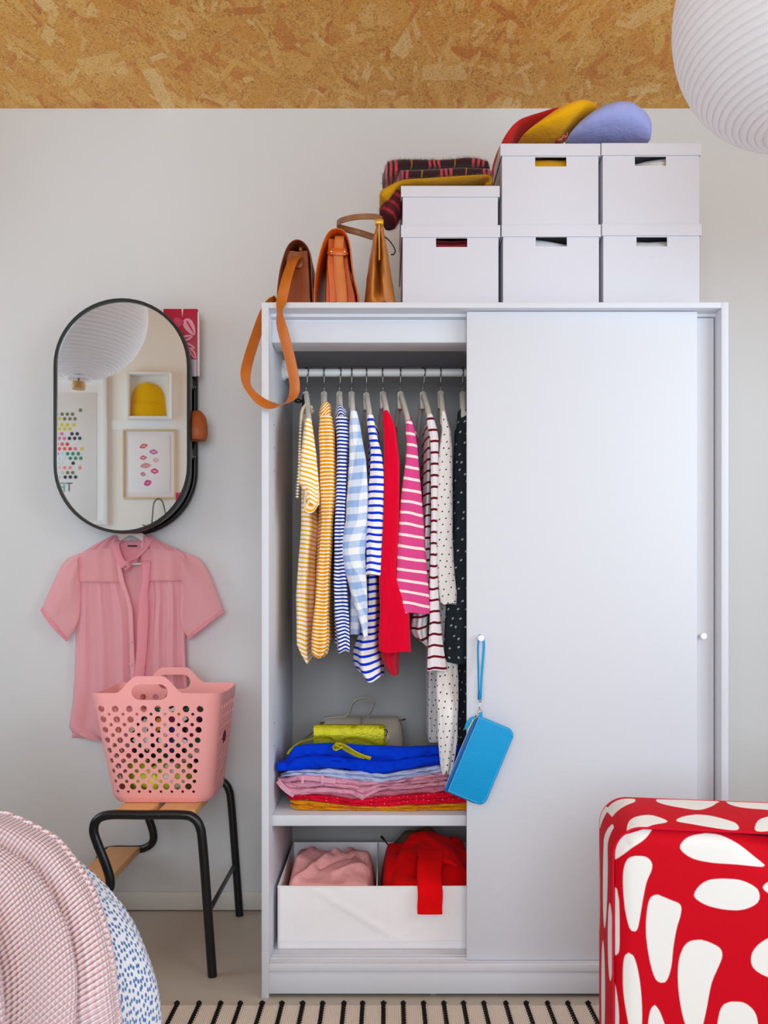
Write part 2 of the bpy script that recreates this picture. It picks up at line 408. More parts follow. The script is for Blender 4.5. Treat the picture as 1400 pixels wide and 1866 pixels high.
def lump(name, c, r, mat, label, cat, seed=0., amp=.12, fold=9., flat=.6, group=None, boxy=1., slope=0.):
    """a soft folded bundle: squashed ball with creases, its base flattened"""
    m = MB(); rows = []; n, k = 22, 40
    for i in range(n+1):
        th = PI*i/n; row = []
        for j in range(k):
            ph = 2*PI*j/k
            d = V((math.sin(th)*math.cos(ph), math.sin(th)*math.sin(ph), math.cos(th)))
            if boxy != 1.: d = V([math.copysign(abs(k_)**boxy, k_) for k_ in d])
            q = 1+amp*nz(d.x*2.2+seed, d.y*2.2, d.z*2.2)+amp*.35*math.sin(fold*d.x+3*nz(d.x+seed, d.y, d.z)*2)
            p = V((c[0]+d.x*r[0]*q, c[1]+d.y*r[1]*q, c[2]+d.z*r[2]*q))
            p.z = max(p.z+slope*(p.x-c[0])*(1 if p.z > c[2] else 0), c[2]-r[2]*flat)
            row.append(p)
        rows.append(row)
    m.loft(rows, caps=False)
    return tag(m.build(name, mat, None), label, cat, group)
for bb, sl, nm, mt, lab, sd in ((b1, (795, 433), 'knitted_scarf', stripes('dark_tartan_knit', (70, 20, 28), (150, 40, 48), .014, .4), 'dark red tartan knit showing in the slot of the box beside the camel bag', 1.),
                                (b2, (977, 431), 'folded_towel', cloth('white_terry', (222, 222, 226), 400), 'white cloth showing in the slot of the middle box of the lower row', 2.),
                                (b3, (1161, 431), 'folded_sheet', cloth('white_cotton', (228, 228, 228)), 'smooth white cloth showing in the slot of the right-hand box of the lower row', 3.),
                                (b5, (976, 285), 'knitted_sweater', cloth('yellow_wool', (205, 150, 20), 500), 'yellow knit showing in the slot of the box under the mustard beret', 4.),
                                (b6, (1158, 284), 'ribbed_sweater', stripes('ribbed_white_knit', (205, 205, 205), (235, 234, 232), .008, .5), 'ribbed white cloth showing in the slot of the box under the periwinkle beret', 5.)):
    cx = (PX(sl[0], .1)+PX(sl[0]+57, .1))/2
    tilt = -.015 if sd in (2., 5.) else 0
    zc = PZ(sl[1]+17, .1)
    hh = (zc-bb[2])+(.040 if sd in (1., 4.) else .032)
    lump(nm, (cx, .248, bb[2]+.0035+hh*.5), (.110, .140, hh*.50), mt, lab, 'clothing', sd, .035, flat=1., boxy=.42, slope={2.: -.16, 5.: .16}.get(sd, 0))

# ---------------------------------------------------------------- berets
def beret(name, label, mat, outline, Y, dy, seed, group='felt berets on the boxes', floor=None):
    """soft felt cap: outline = [(px, py_top, py_bottom)] at depth Y, rounded body of half depth dy"""
    rows = []; n = 30; k = 28
    for i in range(n+1):
        t = i/n; px = lerp(outline[0][0], outline[-1][0], t)
        tp, bt = table(outline, px); a, b = PZ(tp, Y), PZ(bt, Y); zc, h = (a+b)/2, max(.0008, (a-b)/2)
        e = math.sin(PI*min(1, max(0, t)))**.5*dy+.0005
        ring = []
        for j in range(k):
            an = 2*PI*j/k
            c_, s_ = math.cos(an), math.sin(an)
            w_ = 1+.05*nz(t*3+seed, c_*1.3, s_*1.3)
            ring.append(V((PX(px, Y), Y-e*.15+e*c_*w_, zc+h*(abs(s_)**.8*(1 if s_ > 0 else -1))*(1+.02*nz(t*6, seed)))))
        rows.append(ring)
    m = MB().loft(rows)
    return tag(m.build(name, mat, None), label, 'hat', group)
felt = lambda n, c: cloth(n, c, 260, .10, .10, .95, .9)
beret('beret', 'mustard felt beret leaning between the red and the periwinkle ones', felt('mustard_felt', (230, 168, 14)),
      [(944, 261, 261), (955, 255, 261), (975, 243, 261), (1000, 227, 261), (1020, 216, 257), (1040, 207, 244), (1055, 204, 234), (1075, 204, 221), (1086, 208, 214), (1090, 212, 212.5)], .20, .085, 1.)
beret('beret', 'periwinkle blue felt beret lying over the gap between two boxes', felt('periwinkle_felt', (160, 168, 226)),
      [(1030, 259, 260), (1036, 250, 261), (1050, 238, 261), (1070, 225, 261), (1090, 215, 261), (1110, 210, 261), (1130, 209, 261), (1150, 215, 261), (1172, 221, 261), (1181, 228, 261), (1185, 240, 260), (1186, 250, 254)], .185, .09, 2.)
rb = []
for px, py, Y in ((897, 330, .26), (897, 306, .26), (903, 288, .25), (914, 268, .25), (930, 251, .26), (950, 240, .27), (975, 229, .27), (1005, 215, .27), (1030, 207, .275)):
    rb.append(P(px, py, Y))
rp = spline(rb, 5); rows = []
for i, p in enumerate(rp):
    t = i/(len(rp)-1); tn = (rp[min(i+1, len(rp)-1)]-rp[max(i-1, 0)]).normalized(); nn = V((tn.z, 0, -tn.x))
    th = .030*math.sin(PI*min(1, t*.9+.1))**.6+.001; wd = .10*math.sin(PI*min(.97, t*.85+.12))**.6+.002
    rows.append([p+nn*(th*(1-math.cos(a)))*.5+V((0, wd*math.sin(a), 0)) for a in [2*PI*j/24 for j in range(24)]])
tag(MB().loft(rows).build('beret', felt('red_felt', (205, 38, 34)), None), 'red felt beret slumping over the box edge behind the mustard one', 'hat', 'felt berets on the boxes')
lb = [P(1017, 256, .115), P(1024, 254, .115), P(1026, 249, .115), P(1032, 250, .115), P(1034, 243, .115)]
ck = MB().ribbon(spline(lb, 4), (0, 1, 0), .012, .0016)
ct = thing('care_tag', 'small pink looped tag poking out between the mustard and periwinkle berets', 'tag', lb[0])
ck.build('ribbon_loop', cloth('pink_ribbon', (226, 120, 130)), ct)
MB().box(PX(1012, .12), PX(1022, .12), .116, .14, PZ(261, .12)+.0005, PZ(256, .12), .002).build('tag_base', cloth('brown_ribbon', (120, 50, 50)), ct)

# ---------------------------------------------------------------- scarves on the low box
def tartan():
    t = NT('dark_mohair_tartan'); u, v = t.uv(); q = t.math('FRACT', t.math('DIVIDE', u, .116))
    def band(c, h): return t.math('LESS_THAN', t.math('ABSOLUTE', t.math('SUBTRACT', q, c)), h)
    red = t.math('MAXIMUM', band(.06, .030), t.math('MAXIMUM', band(.17, .030), band(.28, .030)))
    col = t.mix(red, srgb(46, 24, 26), srgb(206, 74, 84)); col = t.mix(band(.63, .018), col, srgb(160, 112, 30))
    t.base(t.mix(t.math('MULTIPLY', t.noise(160, 3), .5), col, srgb(60, 26, 28)), .95, .1, .4); t.bump(t.noise(300, 3), .6, .003); return t.m
TART = tartan()
def fuzz(surf, n, length, name, mat, par, r=.00013):
    """loose mohair hairs standing off a mesh: thin two-triangle blades, one part"""
    m = MB(); o_ = wloc(surf); me = surf.data; pl = me.polygons; rnd = random.Random(len(pl)+n)
    for _ in range(n):
        p = pl[rnd.randrange(len(pl))]; c = p.center+o_+V((rnd.uniform(-.003, .003), rnd.uniform(-.003, .003), rnd.uniform(-.002, .002)))
        d = (p.normal+V((rnd.uniform(-1, 1), rnd.uniform(-1, 1), rnd.uniform(-1, 1)))*.9).normalized(); L = length*rnd.uniform(.4, 1.2)
        s_ = d.cross(V((0, 1, .1))).normalized()*r; e = c+d*L; k = c+d*L*.5+V((rnd.uniform(-1, 1), 0, rnd.uniform(-1, 1)))*L*.15
        m.add([c-s_, c+s_, k+s_*.7, k-s_*.7, e], [(0, 1, 2, 3), (3, 2, 4)])
    return m.build(name, mat, par, False, kind='stuff', recalc=False)
def roll(stations, Y, dy, seed, uoff=0.):
    """flattened roll of cloth along X: stations = [(px, py_top, py_bottom)]"""
    rows = []; uv = []; n = 44
    for i in range(n+1):
        t = i/n; px = lerp(stations[0][0], stations[-1][0], t); tp, bt = table(stations, px)
        a, b = PZ(tp, Y), PZ(bt, Y); zc, h = (a+b)/2, max(.001, (a-b)/2); e = min(1., (.0+min(t, 1-t))*14+.35); h *= min(1., (min(t, 1-t)*14)**.5+.30)
        for j in range(20):
            an = 2*PI*j/20; c_, s_ = math.cos(an), math.sin(an)
            rows.append(V((PX(px, Y)+.003*nz(an, t*5, seed), Y+dy+dy*e*math.copysign(abs(c_)**.6, c_), zc+h*math.copysign(abs(s_)**.7, s_)*(1+.05*nz(t*8, an, seed)))))
            uv.append((PX(px, Y)+uoff+.004*nz(t*9, an), an*.02))
    return MB().loft([rows[i*20:i*20+20] for i in range(n+1)], uvs=uv)
sy = .105
sf = thing('mohair_scarf', 'dark mohair scarf with pink bars folded on the low box above mustard wool', 'scarf', P(800, 325, .2))
def px_u(px): return -PX(px, sy)
f1 = roll([(697, 300, 318), (703, 288, 322), (715, 282, 323), (735, 283, 306), (760, 284, 305), (800, 285, 304), (825, 284, 302), (850, 281, 300), (870, 282, 301), (890, 289, 304), (899, 299, 306)], sy, .07, 1., px_u(779)).build('fold', TART, sf)
f2 = roll([(722, 312, 326), (728, 304, 327), (760, 303, 325), (800, 302, 322), (840, 299, 319), (875, 301, 317), (895, 304, 316), (903, 309, 315)], sy-.004, .07, 2., px_u(799.5)).build('fold', TART, sf)
FZ = cloth('dark_mohair_hair', (92, 40, 40), 300)
fuzz(f1, 5200, .009, 'mohair_hair', FZ, sf); fuzz(f2, 2200, .006, 'mohair_hair', FZ, sf)
ms = thing('wool_scarf', 'mustard wool scarf with a dark lining under the mohair one, end hanging over the box', 'scarf', P(790, 338, .2))
MU = cloth('mustard_wool', (206, 150, 20), 300, .2, .4, .95, .5)
pts = [P(885, 335.5, sy+.006), P(894, 333, sy+.006), P(895, 326, sy+.006), P(888, 320, sy+.006), P(860, 321, sy), P(820, 324, sy), P(780, 327, sy), P(745, 329, sy), P(725, 334, sy), P(708, 346, sy), P(694, 357, sy)]
wid = spline([(.10, 0, 0)]*8+[(.11, 0, 0), (.12, 0, 0), (.12, 0, 0)], 5)
mm = MB(); pth = spline(pts, 5)
# the front edge of the folded scarf, tall at the hanging end
rings = []
for i, p in enumerate(pth):
    t = (pth[min(i+1, len(pth)-1)]-pth[max(i-1, 0)]).normalized(); n_ = V((-t.z, 0, t.x)); f = i/(len(pth)-1)
    h = .0035+.0035*smooth((f-.3)/.3)+.012*smooth((f-.74)/.22)
    h *= math.sqrt(max(.04, 1-max(0, (f-.93)/.07)**2))
    rings.append([p+n_*h*math.sin(a)+V((0, .07+.075*math.copysign(abs(math.cos(a))**.5, -math.cos(a)), 0)) for a in [2*PI*j/16 for j in range(16)]])
fm = mm.loft(rings).build('folded_band', MU, ms); fuzz(fm, 3000, .005, 'wool_hair', cloth('mustard_hair', (190, 130, 20), 300), ms)
DK = stripes('maroon_mohair', (84, 34, 40), (150, 46, 58), .02, .35)
MB().ribbon([P(745, 333.5, sy+.07), P(800, 332.5, sy+.07), P(850, 331, sy+.07), P(887, 328, sy+.07)], (0, 1, 0), .13, .0085).build('lining', cloth('dark_lining', (52, 28, 26), 300, .3), ms)
rings = []; uvs = []
for i in range(15):
    t = i/14; c = lerp(P(728, 343, sy), P(704, 386, sy), t); hw = lerp(.022, .030, t)*math.sqrt(max(.04, 1-max(0, (t-.8)/.2)**2))
    d = V((.85, 0, -.52))
    for j in range(16):
        a = 2*PI*j/16
        rings.append(c+d*hw*math.copysign(abs(math.cos(a))**.7, math.cos(a))+V((0, .06+.05*math.sin(a), .002*nz(t*8, a)))); uvs.append((a*.01, t*.06))
d_ = MB().loft([rings[i*16:i*16+16] for i in range(15)], uvs=uvs).build('hanging_end', DK, ms); fuzz(d_, 2800, .008, 'mohair_hair', FZ, ms)

# ---------------------------------------------------------------- leather bags
def leather(name, c, d, rough=.42, metal=0.):
    t = NT(name); f = t.noise(14, 5); t.base(t.mix(f, srgb(*c), srgb(*d)), rough, .5, 0, metal, .08); t.bump(t.noise(450, 3), .12, .001); return t.m
BRN = leather('brown_leather', (172, 80, 18), (124, 50, 10)); TAN = leather('tan_strap_leather', (196, 108, 34), (174, 88, 22))
ORG = leather('orange_leather', (226, 104, 18), (176, 68, 8)); CAM = leather('camel_leather', (206, 134, 62), (168, 98, 36))
DRK = leather('dark_brown_leather', (58, 30, 18), (36, 18, 12))
BZ = ZT
def satchel_body(front, Y0, Y1, mat, name, par, inset=.0):
    """soft gusset block; front = [(py, pxl, pxr)] from the top down"""
    rows = []
    for py, l, r in front:
        z = max(BZ, PZ(py, Y0)); x0, x1 = PX(l, Y0), PX(r, Y0); row = []
        for x, y in ((x0, Y0+.012), (x0+.004, Y0+.003), (lerp(x0, x1, .3), Y0+.004), ((x0+x1)/2, Y0+.009), (lerp(x0, x1, .7), Y0+.004), (x1-.004, Y0+.003), (x1, Y0+.012), (x1, Y1-.01), (x1-.006, Y1), (x0+.006, Y1), (x0, Y1-.01)):
            row.append(V((x, y, z)))
        rows.append(row)
    return MB().loft(rows).build(name, mat, par)
# bag 1: brown satchel with its strap dangling over the wardrobe's corner
s1 = thing('satchel', 'brown leather satchel whose long strap dangles over the corner of the wardrobe', 'bag', (PX(537, .18), .18, BZ))
satchel_body([(456, 522, 562), (458, 521, 563), (480, 519, 564), (510, 512, 566), (540, 509, 567), (552, 508, 568)], .085, .30, BRN, 'gusset', s1)
fl = [P(505, 552, .06), P(506, 525, .06), P(511, 490, .06), P(520, 458, .06), P(529, 443, .06), P(540, 437, .06), P(551, 440, .06), P(561, 451, .06), P(566, 468, .06), P(568, 500, .06), P(570, 540, .06), P(571, 552, .06)]
fl = [V((p.x, p.y, max(p.z, BZ+.001))) for p in fl]
MB().ribbon([p+V((0, .13, 0)) for p in spline(fl, 5)], (0, 1, 0), .26, .0042).build('flap', leather('dark_chestnut_leather', (118, 52, 24), (84, 34, 16)), s1)
# bottom slip + strap
# the strap leaves the gusset, swings out over the corner and loops back up outside the side panel
pp = [(543, 468, .078), (538, 470, .06), (531, 482, .03), (522, 510, -.004), (514, 545, -.012), (510.5, 566, -.02), (510, 580, -.03), (517, 608, -.035), (528, 650, -.035), (536, 690, -.035), (537, 712, -.035), (530, 727, -.035), (514, 737.5, -.035), (494, 739, -.033), (474, 730, -.03), (458, 714, -.025), (449, 698, -.012), (448, 678, .01), (455, 648, .05), (465, 617, .09), (472, 596, .13), (480, 575, .17), (492, 553, .195), (503, 545, .20), (506, 551, .16)]
path = spline([P(*q) for q in pp], 4)
path = [V((p.x if not (p.z < WT and p.y > 0.0) else min(p.x, WL-.004), p.y, p.z)) for p in path]
wd0 = [(1, .0, .15)]*5+[(.5, -.6, 0), (.55, -.5, 0), (.95, -.15, .1)]+[(1, -.2, 0)]*3+[(.8, -.6, 0), (.35, -.9, -.1), (0, -.62, -.78), (0, -.5, -.87), (-.1, -.7, -.7), (-.5, -.8, -.3), (-.8, -.5, -.1)]+[(-1, -.3, .0)]*4+[(-.6, -.8, 0), (-.2, -1, 0), (0, -1, 0)]
wds = [tuple(v) for v in spline(wd0, 4)]; wds = (wds+[wds[-1]]*len(path))[:len(path)]
MB().ribbon(path, wds, .0265, .0026).build('strap', TAN, s1)
MB().lathe([(.0005, 0), (.0125, 0), (.0125, -.002), (.0105, -.0028), (.0005, -.0028)], P(544, 480, .086), 20, 'Y').build('strap_patch', BRN, s1)
MB().box(PX(545, .1), PX(551, .1), .10, .14, PZ(456, .1), PZ(450, .1), .001).build('inner_tab', TAN, s1)
# bag 2: orange satchel
s2 = thing('satchel', 'orange leather satchel with a riveted strap loop, between the brown and camel bags', 'bag', (PX(613, .18), .18, BZ))
satchel_body([(434, 597, 628), (436, 596, 631), (460, 596, 634), (490, 594, 638), (515, 593, 643), (535, 592, 648), (552, 592, 650)], .085, .30, ORG, 'gusset', s2)
fl = [P(573, 552, .06), P(573, 525, .06), P(577, 490, .06), P(584, 458, .06), P(592, 435, .06), P(601, 421, .06), P(612, 416.5, .06), P(624, 419, .06), P(633, 430, .06), P(638, 450, .06), P(641, 480, .06), P(646, 510, .06), P(652, 535, .06), P(653, 552, .06)]
fl = [V((p.x, p.y, max(p.z, BZ+.001))) for p in fl]
MB().ribbon([p+V((0, .13, 0)) for p in spline(fl, 5)], (0, 1, 0), .26, .0046).build('flap', ORG, s2)
MB().ribbon(spline([P(618, 440, .10), P(619, 431, .088), P(619, 433, .074), P(618, 445, .073), P(617, 470, .074), P(619, 500, .076), P(622, 530, .076), P(623, 551, .077)], 5), (1, 0, 0), [.0245]*16+[.0255]*8+[.0285]*40, .003).build('gusset_strap', leather('orange_strap_leather', (214, 122, 48), (190, 96, 34)), s2)
MB().ribbon(spline([P(606, 455, .082), P(603, 480, .081), P(606, 515, .081), P(607, 551, .082)], 6), (1, 0, 0), .018, .006).build('gusset_pleat', ORG, s2)
lp = MB().ribbon(spline([P(599, 456, .076), P(605, 458, .0715), P(618, 459, .069), P(627, 459, .0705), P(632, 457, .075)], 5), (0, 0, 1), .0185, .0032).build('strap_loop', ORG, s2)
for px in (604, 628):
    MB().lathe([(.0002, -.0018), (.0022, -.0014), (.003, 0), (.003, .0015), (.0002, .0015)], P(px, 458, .0685), 12, 'Y').build('rivet', M['chrome'], s2)
MB().box(PX(654, .25), PX(659, .25), .25, .27, BZ, BZ+.012, .003).build('clasp_foot', M['blackmat'], s2)
# bag 3: camel frame bag
s3 = thing('frame_bag', 'camel leather frame bag standing on end beside the white boxes, handle flopped to one side', 'bag', (PX(694, .18), .18, BZ))
rows = []; prof = [(403, 682, 701), (412, 679, 703), (440, 674, 708), (470, 669, 713), (500, 665, 718), (525, 662, 722), (542, 660.5, 726), (552, 661, 728)]
yc = .19
for i in range(26):
    t = i/25; py = lerp(403, 552, t); l, r = table(prof, py); x0, x1 = PX(l, .065), PX(r, .065); z = max(BZ, PZ(py, .065)); xc = lerp(PX(691, .065), PX(689, .065), t); row = []
    hw = (x1-x0)/2; xm = (x0+x1)/2
    for j in range(48):
        a = 2*PI*j/48; c_, s_ = math.cos(a), math.sin(a)
        x = xm+hw*math.copysign(abs(c_)**.75, c_); y = yc+.125*math.copysign(abs(s_)**.8, s_)*(1-.12*(1-t))
        if s_ < 0:
            g = math.exp(-(abs(x-xc)/(.0035+.002*math.sin(PI*t)))**1.6); dep = .075*smooth((t-.04)/.16)*(1-smooth((t-.86)/.1)); y += g*dep
            y -= .016*math.exp(-((abs(x-xc)-.016)/.010)**2)*smooth((t-.1)/.5)+.004*nz(x*60, z*25)
        row.append(V((x+.0015*nz(z*40, a), y, z)))
    rows.append(row)
MB().loft(rows).build('bag_body', CAM, s3)
MB().ribbon(spline([P(691, 406, .064), P(691, 430, .072), P(691.5, 455, .073), P(691.5, 474, .071)], 5), (1, 0, 0), .0034, .003).build('zip_edge', plain('yellow_zip', (206, 150, 44), .4), s3)
MB().box(PX(684, .06), PX(699, .06), .058, .075, PZ(408, .06), PZ(399, .06), .0025).build('frame_clasp', plain('yellow_gilt', (220, 165, 40), .35, metal=.4), s3)
hp = [(695, 400, .075), (688, 396, .08), (675, 394.5, .09), (650, 395.5, .10), (628, 400, .12), (616, 406, .15), (617, 413, .18), (632, 418, .20), (655, 424, .21), (680, 432, .20)]
MB().ribbon(spline([P(*q) for q in hp], 5), (0, -.25, 1), [.0145]*26+[.017]*20, .0034).build('handle', leather('handle_leather', (160, 108, 60), (120, 74, 40)), s3)
MB().tube(spline([P(700, 430, .13), P(711, 440, .115), P(720, 455, .115), P(718, 463, .115), P(713, 464, .118)], 5), .0016, 8).build('drawstring', M['blackmat'], s3)
# ---------------------------------------------------------------- hangers and hanging clothes
HY = .28
WIRE = plain('dark_nickel_wire', (120, 116, 112), .22, .5, metal=1.)
def hanger(label, px, ptip, pytip, flip=1, py_neck=718):
    """wooden hanger seen end on: neck under the rail, one shoulder coming forward to ptip"""
    x = PX(px, HY); zn = PZ(py_neck, HY); tip = P(ptip, pytip, .105)
    h = thing('coat_hanger', label, 'hanger', (x, HY, zn), 'wooden hangers on the rail')
    zt = ZR+.0145; r = .0145
    pts = [V((x, HY, zn+.002)), V((x, HY, zn+.018))]
    # hook: swings round the rail in a plane turned a little towards the camera
    a0 = V((.55*flip, -.83, 0)) if abs(flip) > .5 else V((.25*flip, -.97, 0))
    pts.append(V((x, HY, ZR-.030)) + a0*.006)
    for k in range(9):
        a = -.9+k*(PI+.75)/8
        pts.append(V((x, HY, ZR))+a0*(r*math.cos(a))*1.0+V((0, 0, r*math.sin(a))))
    MB().tube(spline(pts, 4), .0019, 8).build('hook', WIRE, h)
    # body
    back = V((2*x-tip.x, 2*HY-tip.y, tip.z)); c = V((x, HY, zn))
    body = [tip+V((0, -.004, -.006)), lerp(tip, c, .22)+V((0, 0, .004)), lerp(tip, c, .5)+V((0, 0, .007)), lerp(tip, c, .78)+V((0, 0, .008)), lerp(tip, c, .93)+V((0, 0, .004)), c+V((0, 0, .0)),
            lerp(back, c, .93)+V((0, 0, .004)), lerp(back, c, .6)+V((0, 0, .008)), lerp(back, c, .22)+V((0, 0, .004)), back]
    pth = spline(body, 4); rows = []
    for i, p in enumerate(pth):
        q = i/(len(pth)-1); mid = math.exp(-((q-.55)/.09)**2)
        hz, hx = .011+.012*mid, .0072
        t = (pth[min(i+1, len(pth)-1)]-pth[max(i-1, 0)]).normalized()
        sx = V((t.y, -t.x, 0)).normalized(); up = t.cross(sx); up = up if up.z > 0 else -up
        rows.append([p+sx*(hx*math.copysign(abs(math.cos(a))**.6, math.cos(a)))+up*(hz*math.copysign(abs(math.sin(a))**.8, math.sin(a))-hz*.6) for a in [2*PI*k/14 for k in range(14)]])
    MB().loft(rows).build('hanger_body', M['hanger'], h)
    # neck block
    MB().box(x-.0085, x+.0085, HY-.011, HY+.011, zn-.045, zn+.004, .003).build('neck', M['hanger'], h)
    return h
HL = [('cream hanger with the cream beads and black ribbon looped over its neck', 558, 564, 764, 1, 718), ('cream hanger holding the mustard striped roll-neck top', 591, 593, 760, .1, 718),
      ('cream hanger holding the navy striped roll-neck top', 619, 622, 760, .6, 718), ('cream hanger holding the pale blue gingham shirt', 641, 643, 752, .3, 718), ('cream hanger holding the bright blue striped top', 668, 675, 760, .3, 720),
      ('cream hanger holding the plain red knit', 698, 706, 752, -.3, 718), ('cream hanger holding the pink top with white stripes', 730, 745, 768, .1, 718), ('cream hanger holding the maroon striped top', 771, 784, 758, .8, 718),
      ('cream hanger holding the white dotted blouse', 803, 808, 752, .1, 717), ('cream hanger holding the black dotted dress, beside the door', 843, 845, 748, .3, 718)]
for l, a, b, c, f, n in HL: hanger(l, a, b, c, f, n)

def cloth_tube(rows_px, Yc, hy, seed, n=56, m_=64, nf=5, amp=.006, exp=.85, slant=0., toY=None, top_round=0., hem=.0, tilt=0., shear=0.):
    """hanging tube of cloth lofted from px outline rows [(py, pxl, pxr)] about depth Yc.
    hy: half depth (number or (top, bottom)); folds run down the cloth and deepen towards the hem"""
    mb = MB(); rings = []; uv = []
    y0, y1 = rows_px[0][0], rows_px[-1][0]
    for i in range(m_+1):
        t = i/m_; py = lerp(y0, y1, t)
        h = hy if not isinstance(hy, tuple) else lerp(hy[0], hy[1], smooth(t*3))
        yc_ = Yc if toY is None else lerp(Yc, toY, smooth((t-.45)/.35))
        front = yc_-h
        l, r = table(rows_px, py); x0, x1 = PX(l, front+.01), PX(r, front+.01); z = PZ(py, front+.01)
        xc, hw = (x0+x1)/2, (x1-x0)/2; per = 0; ring = []
        e = min(1., t*8+.25)
        for j in range(n):
            a = 2*PI*j/n; c_, s_ = math.cos(a), math.sin(a)
            f = math.sin(nf*a+seed*2.1+2.2*nz(t*2.2, seed, a*.3))+.6*nz(t*3+seed, a*1.3, 5)
            g = amp*f*(.3+.7*t)*min(1, hw/.015)+.0022*nz(a*2.2+seed, t*11, z*3)+.0016*nz(a*5, t*5+seed, 1.)
            x = xc+math.copysign(abs(c_)**exp, c_)*hw+g*c_*.45; y = yc_+h*math.copysign(abs(s_)**exp, s_)+g*s_*.8
            zz = z+hem*t**6*math.sin(a*3+seed)+.004*nz(a, t*6, seed)*t
            ring.append(V((x, y, zz)))
        q = 0
        for j in range(n):
            if j: q += (ring[j]-ring[j-1]).length
            uv.append((q, -(z-PZ(y0, front))+tilt*(ring[j].x-xc)+shear*nz(t*5, seed)))
        rings.append(ring)
    mb.loft(rings, caps=True, uvs=uv)
    return mb
def body_tube(rows_px, seed, y0=.135, y1=.455, **k):
    return cloth_tube(rows_px, (y0+y1)/2, (y1-y0)/2, seed, n=64, nf=9, **k)
def shoulder(rows_px, mat, name, par, seed, ytip=.10):
    """cloth over the hanger shoulder, from the neck (back) down to the tip (front)"""
    mb = MB(); rings = []; uv = []
    for i in range(15):
        t = i/14; py, l, r = rows_px
        c = V((lerp(PX((l+r)/2, HY)-.004, PX((l+r)/2, ytip), t), lerp(HY-.03, ytip+.006, t), lerp(PZ(py, ytip)+.052, PZ(py, ytip)-.004, t)))
        hw = PX(r, ytip)-PX(l, ytip); hw = lerp(.010, hw/2, t)
        for j in range(18):
            a = 2*PI*j/18
            rings.append(c+V((hw*math.cos(a), .008*math.sin(a)*(1-t), .014*math.sin(a)-.012))); uv.append((a*.02, t*.19))
    return mb.loft([rings[i*18:i*18+18] for i in range(15)], uvs=uv).build(name, mat, par)
def neckroll(c, r, h, mat, name, par, seed):
    """gathered roll neck / hood bunched round the hanger"""
    rows = []; uv = []
    for i in range(16):
        t = i/15
        for j in range(26):
            a = 2*PI*j/26; q = r*(.72+.32*math.sin(PI*min(1, t*1.15))**.8+.10*math.sin(4*a+t*5+seed)*t+.05*nz(a*2, t*4, seed))*(1 if t > .04 else .75)
            rows.append(V((c[0]+q*math.cos(a), c[1]+q*2.9*math.sin(a)+.012*(1-t), c[2]-h*t+.010*math.cos(a+seed)*(1-t)))); uv.append((a*r, h*t*1.2+.012*math.cos(2*a+seed)))
    return MB().loft([rows[i*26:i*26+26] for i in range(16)], uvs=uv).build(name, mat, par)
GRP = 'clothes hanging on the rail'
def garment(name, label, cat, px, py): return thing(name, label, cat, (PX(px, HY), HY, PZ(py, HY)), GRP)
YS = .105
# 1 yellow striped tee
g = garment('striped_tee', 'white tee with thin yellow stripes, leftmost of the clothes on the rail', 'shirt', 561, 764)
m1 = stripes('yellow_stripe_jersey', (250, 246, 238), (244, 176, 0), .0122, .40, wob=.004)
shoulder((766, 556, 567), m1, 'shoulder', g, 1)
cloth_tube([(764, 556, 567), (790, 552, 571), (811, 549, 574), (845, 546, 577), (868, 543, 579), (878, 543, 580), (895, 553, 581), (908, 558, 581), (920, 561, 581)], YS, .022, 1., nf=3, amp=.003, tilt=-.28, hem=.003).build('sleeve', m1, g)
# open cuff of the sleeve, turned towards the room
cuf = MB(); rr = []; uv = []
for i, (px, py, Y, a_, b_) in enumerate(((563, 888, .135, .016, .020), (566, 902, .105, .018, .030), (568.5, 911, .086, .0185, .0385), (568.5, 912, .083, .0165, .0360), (568, 911, .087, .0135, .0300), (565, 903, .125, .012, .022), (563, 895, .15, .006, .010))):
    cc_ = P(px, py, Y)
    for j in range(26):
        t = 2*PI*j/26; x, z = a_*math.cos(t), b_*math.sin(t)
        rr.append(cc_+V((x*.97+z*.22, .010*math.sin(t+.6), z*.97-x*.22+.0015*math.sin(3*t)))); uv.append((t*.01, i*.0061+.004*math.sin(t)))
cuf.loft([rr[i*26:i*26+26] for i in range(7)], caps=False, uvs=uv).build('cuff', m1, g)
cloth_tube([(880, 545, 566), (900, 544, 574), (960, 543, 577), (1020, 538, 572), (1083, 534, 570), (1130, 535, 569), (1177, 536, 567), (1195, 546, 566), (1207, 555, 563)], .27, (.13, .14), 2., n=64, nf=7, amp=.007, tilt=-.12, hem=.004).build('body', m1, g)
# beads and ribbon on the first hanger
bd = thing('bead_strand', 'strand of cream beads hanging on the first hanger beside the yellow striped tee', 'necklace', P(548, 770, .18))
m = MB(); rnd = random.Random(3); BE = plain('cream_beads', (228, 212, 186), .5, .4)
def bead(p, d, r=.0038, h=.0042):
    d = V(d).normalized(); u = d.orthogonal().normalized(); v_ = d.cross(u); q = MB()
    return q.loft([[p+d*k*h*.5+(u*math.cos(2*PI*j/9)+v_*math.sin(2*PI*j/9))*rr_ for j in range(9)] for k, rr_ in ((-1, r*.55), (-.6, r), (.6, r), (1, r*.55))])
bp = spline([P(566, 742, .20), P(560, 736, .19), P(554, 742, .17), P(550, 752, .13), P(548, 775, .10), P(546.5, 810, .095), P(545.5, 840, .085), P(543.5, 875, .085), P(541.5, 908, .09)], 12)
acc = 0; last = bp[0]; firstb = None; nb = 0
for a, b in zip(bp, bp[1:]):
    acc += (b-a).length
    if acc >= .0047:
        acc = 0; o = bead(b, b-a, .0040 if b.z > PZ(872, .09) else .0046).build('bead', BE, bd); nb += 1
MB().tube(bp, .0008, 6).build('string', BE, bd)
